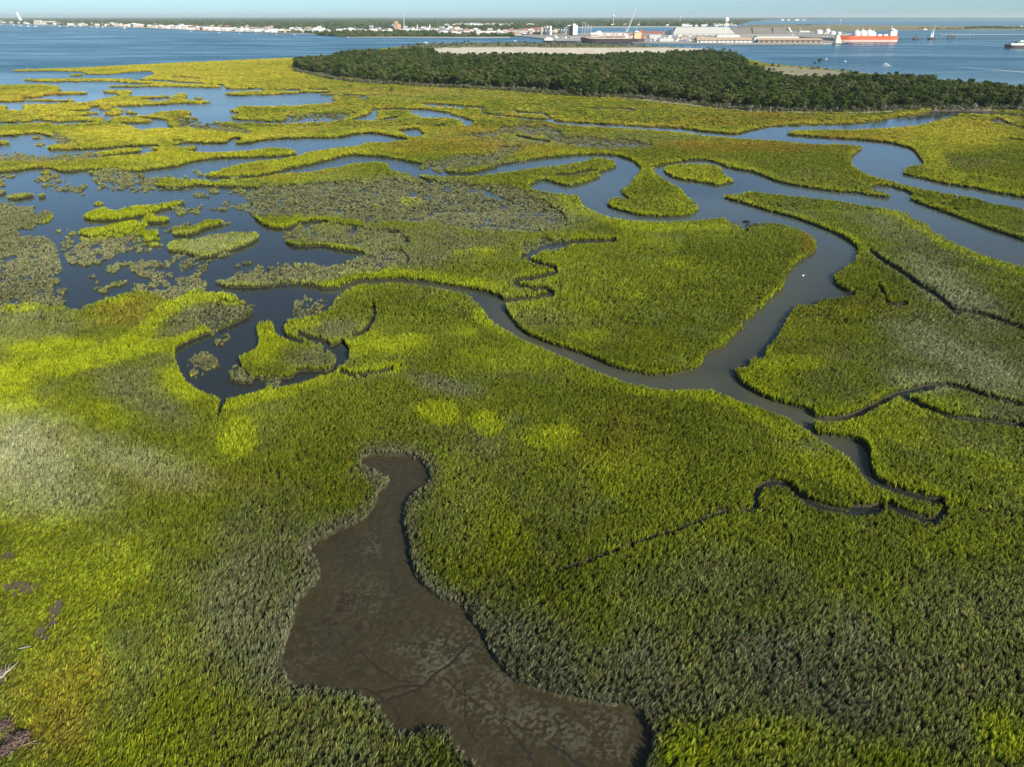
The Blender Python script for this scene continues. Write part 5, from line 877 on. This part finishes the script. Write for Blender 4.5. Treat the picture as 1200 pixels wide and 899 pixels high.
def sailboat(a, b_, h_, lab, group=None, hm=WHITE, mm=WHITE):
    o, k = at(a, b_, lab, 'sailboat', 'sailboat', group, z=0, rz=random.uniform(-.6, .6)); L2 = h_*.75; hull(L2, L2*.28, L2*.11, hm, o, 1, None, .3, 12, -.3)
    MB().box(-L2*.2, L2*.1, -L2*.08, L2*.08, L2*.11+.02, L2*.17, L2*.02).build('cabin', WHITE, o); MB().tube((0, 0, L2*.1), (0, 0, h_), max(.18, h_*.012), .12, 6).build('mast', mm, o); MB().tube((0, 0, L2*.24), (-L2*.35, 0, L2*.23), .25, .2, 6).build('boom', mm, o)
sailboat(408, 43.9, 16, 'sailboat with reddish mast anchored off the wooded point', None, WHITE, mat('red_mast', (.6, .3, .2), .6))
BL = mat('navy_hull', (.02, .05, .16), .4)
for j, (a, b_) in enumerate(((1,29.6),(16,29.8),(24,30.6),(33.5,31),(42,31.2),(50.5,31.4),(61,31.4),(70,31.3),(79,31.3),(88,31.2),(94.5,31.5),(107.5,31.8),(113.5,32.2),(120.5,32.3),(146,33.2))):
    nv = j in (5, 6); sailboat(a, b_, 30 if a < 60 else 24, 'blue-hulled sailboat anchored off the far left waterfront' if nv else 'white sailboat anchored off the far left waterfront', 'blue sailboats off the far left waterfront' if nv else 'white sailboats off the far left waterfront', BL if nv else WHITE)
for j, (a, b_) in enumerate(((257,38.6),(281,39.2),(300,39.6),(324,40.2),(345,41),(224,37))): sailboat(a, b_, 12, 'tiny white sailboat off the far shore left of the wooded point', 'tiny sailboats left of the wooded point')

# ------------------------------------------------------------------ small things in the marsh
def branch(name, lab, a, b_, L_, n, m_, seed, r0=.07, zb=.55, rz=0):
    r = np.random.default_rng(seed); xx, yy = G1(a, b_); o = empty(name, (xx, yy, zb), lab, 'driftwood', None, rz); t_ = MB(); pts_ = [np.zeros(3)]
    for i in range(6): pts_.append(pts_[-1]+np.array((L_/6, r.normal(0, L_*.03), r.normal(0, .05))))
    for p, q in zip(pts_[:-1], pts_[1:]): t_.tube(p, q, r0, r0*.9, 7)
    t_.build('log', m_, o)
    for i in range(n):
        p = pts_[1+i % 5]; a_ = r.uniform(.4, 1.2)*r.choice((-1, 1)); l_ = L_*r.uniform(.2, .45); e = p+np.array((math.cos(a_)*l_, math.sin(a_)*l_, r.uniform(.1, .5))); b2 = MB().tube(p, e, r0*.5, r0*.15, 6); b2.tube(e, e+np.array((l_*.3, l_*r.uniform(-.3, .3), .2)), r0*.18, r0*.06, 5); b2.build('limb', m_, o)
branch('driftwood_branch', 'small bleached white branch lying on the green grass at the lower left', 25, 768, 1.3, 4, DEAD, 1, .05, 1.05, .2)
branch('driftwood_log', 'pale forked driftwood log at the left edge', -1, 803, 2.0, 5, DEAD, 2, .12, .8, 1.2)
branch('driftwood_tree', 'fallen brown dead tree in the bottom left corner', -12, 892, 4.2, 9, mat('brown_wood', (.26, .19, .15), .9), 3, .10, .7, .45)
TW = leafmat('dead_twigs', 1)
for nn in TW.node_tree.nodes:
    if nn.type == 'VALTORGB':
        for e in nn.color_ramp.elements: e.color = (.20, .145, .115, 1)
for j, (a, b_, s_, lab) in enumerate(((28,872,1.0,'brown tangle of dead twigs in the bottom left corner, right part'), (6,858,.9,'brown tangle of dead twigs in the bottom left corner, upper part'), (8,885,.8,'brown tangle of dead twigs in the bottom left corner, lowest part'), (3,792,.6,'grey brown twig heap at the left edge beside a pale log'))):
    xx, yy = G1(a, b_); o = empty('brush_heap', (xx, yy, .45), lab, 'brush heap'); c_ = bpy.data.objects.new('twigs', crown_mesh('twigs', 700+j, .8, 1.1, 0, 500, .10, TW)); COL.objects.link(c_); c_.parent = o; o.scale = (s_*1.4, s_, s_); c2 = bpy.data.objects.new('stem', trunk_mesh('stem', 720+j, .8, .05, BARK, 7, .8)); COL.objects.link(c2); c2.parent = o
MUDB = mat('peat', (.022, .018, .016), .6)
def rock(name, lab, cat, a, b_, sx, sy, sz, m_, z=0.0, group=None, seed=0):
    r = np.random.default_rng(seed); bm = bmesh.new(); bmesh.ops.create_icosphere(bm, subdivisions=2, radius=1)
    for v_ in bm.verts: v_.co *= 1+r.normal(0, .14); v_.co.x *= sx; v_.co.y *= sy; v_.co.z *= sz
    me = bpy.data.meshes.new(name); bm.to_mesh(me); bm.free(); xx, yy = G1(a, b_); return tag(link(name, me, (m_,), None, (xx, yy, z)), lab, cat, group)
for j, (a, b_, sx, sy, lab) in enumerate(((875,260.3,1.5,1.3,'dark peat block farthest out in the creek bend'), (859,262.5,.6,.8,'smallest dark peat block at the left in the creek bend'), (886,264,1.2,1.6,'dark peat block at the grass tip in the creek bend'), (877,265,1.0,1.2,'middle dark peat block beside the grass tip in the creek bend'), (874.5,271,.5,1.4,'dark peat block close under the grass at the creek bend'),
        (915,211.5,1.6,2.2,'dark mud lump on the bank of the upper creek'), (918,176,1.2,2.2,'right dark mud lump in the far meadow'), (916,183.5,1.0,1.8,'left lower dark mud lump in the far meadow'))): rock('peat_block', lab, 'mud block', a, b_, sx, sy, .35, MUDB, .15 if b_ > 250 else .6, None, j)
BIRD = mat('white_feathers', (.85, .85, .84), .7)
xx, yy = G1(941, 323.3); o = empty('white_bird', (xx, yy, .0), 'white bird resting on the creek water right of the big meadow', 'bird', None, .3)
bm = bmesh.new(); bmesh.ops.create_icosphere(bm, subdivisions=3, radius=1)
for v_ in bm.verts:
    xq = v_.co.x; v_.co.x *= .40; v_.co.y *= .15*(1-.45*max(0, -xq)); v_.co.z = v_.co.z*.13+.10+.06*max(0, -xq)
    if xq > .75: v_.co.z += (xq-.75)*.5
me = bpy.data.meshes.new('body'); bm.to_mesh(me); bm.free(); link('body', me, (BIRD,), o); MB().tube((.34, 0, .16), (.42, 0, .36), .05, .04, 8).tube((.40, 0, .36), (.50, 0, .38), .055, .03, 8).build('head', BIRD, o); MB().tube((.50, 0, .38), (.60, 0, .365), .018, .006, 6).build('beak', YEL, o)

# ------------------------------------------------------------------ the air
bm = bmesh.new(); bmesh.ops.create_cube(bm, size=1)
me = bpy.data.meshes.new('haze'); bm.to_mesh(me); bm.free()
hz = bpy.data.materials.new('haze_air'); hz.use_nodes = True; t = hz.node_tree; t.nodes.clear(); ov = node(t, 'ShaderNodeOutputMaterial'); pv = node(t, 'ShaderNodeVolumePrincipled')
pv.inputs['Color'].default_value = (.80, .97, 1.0, 1); pv.inputs['Density'].default_value = HAZE_D; pv.inputs['Anisotropy'].default_value = 0.0; t.links.new(pv.outputs[0], ov.inputs['Volume'])
o = link('haze', me, (hz,)); o.scale = (460000, 125000, 165); o.location = (0, 60000, 165/2-1.6); tag(o, 'thin blue haze over the distance', kind='stuff')
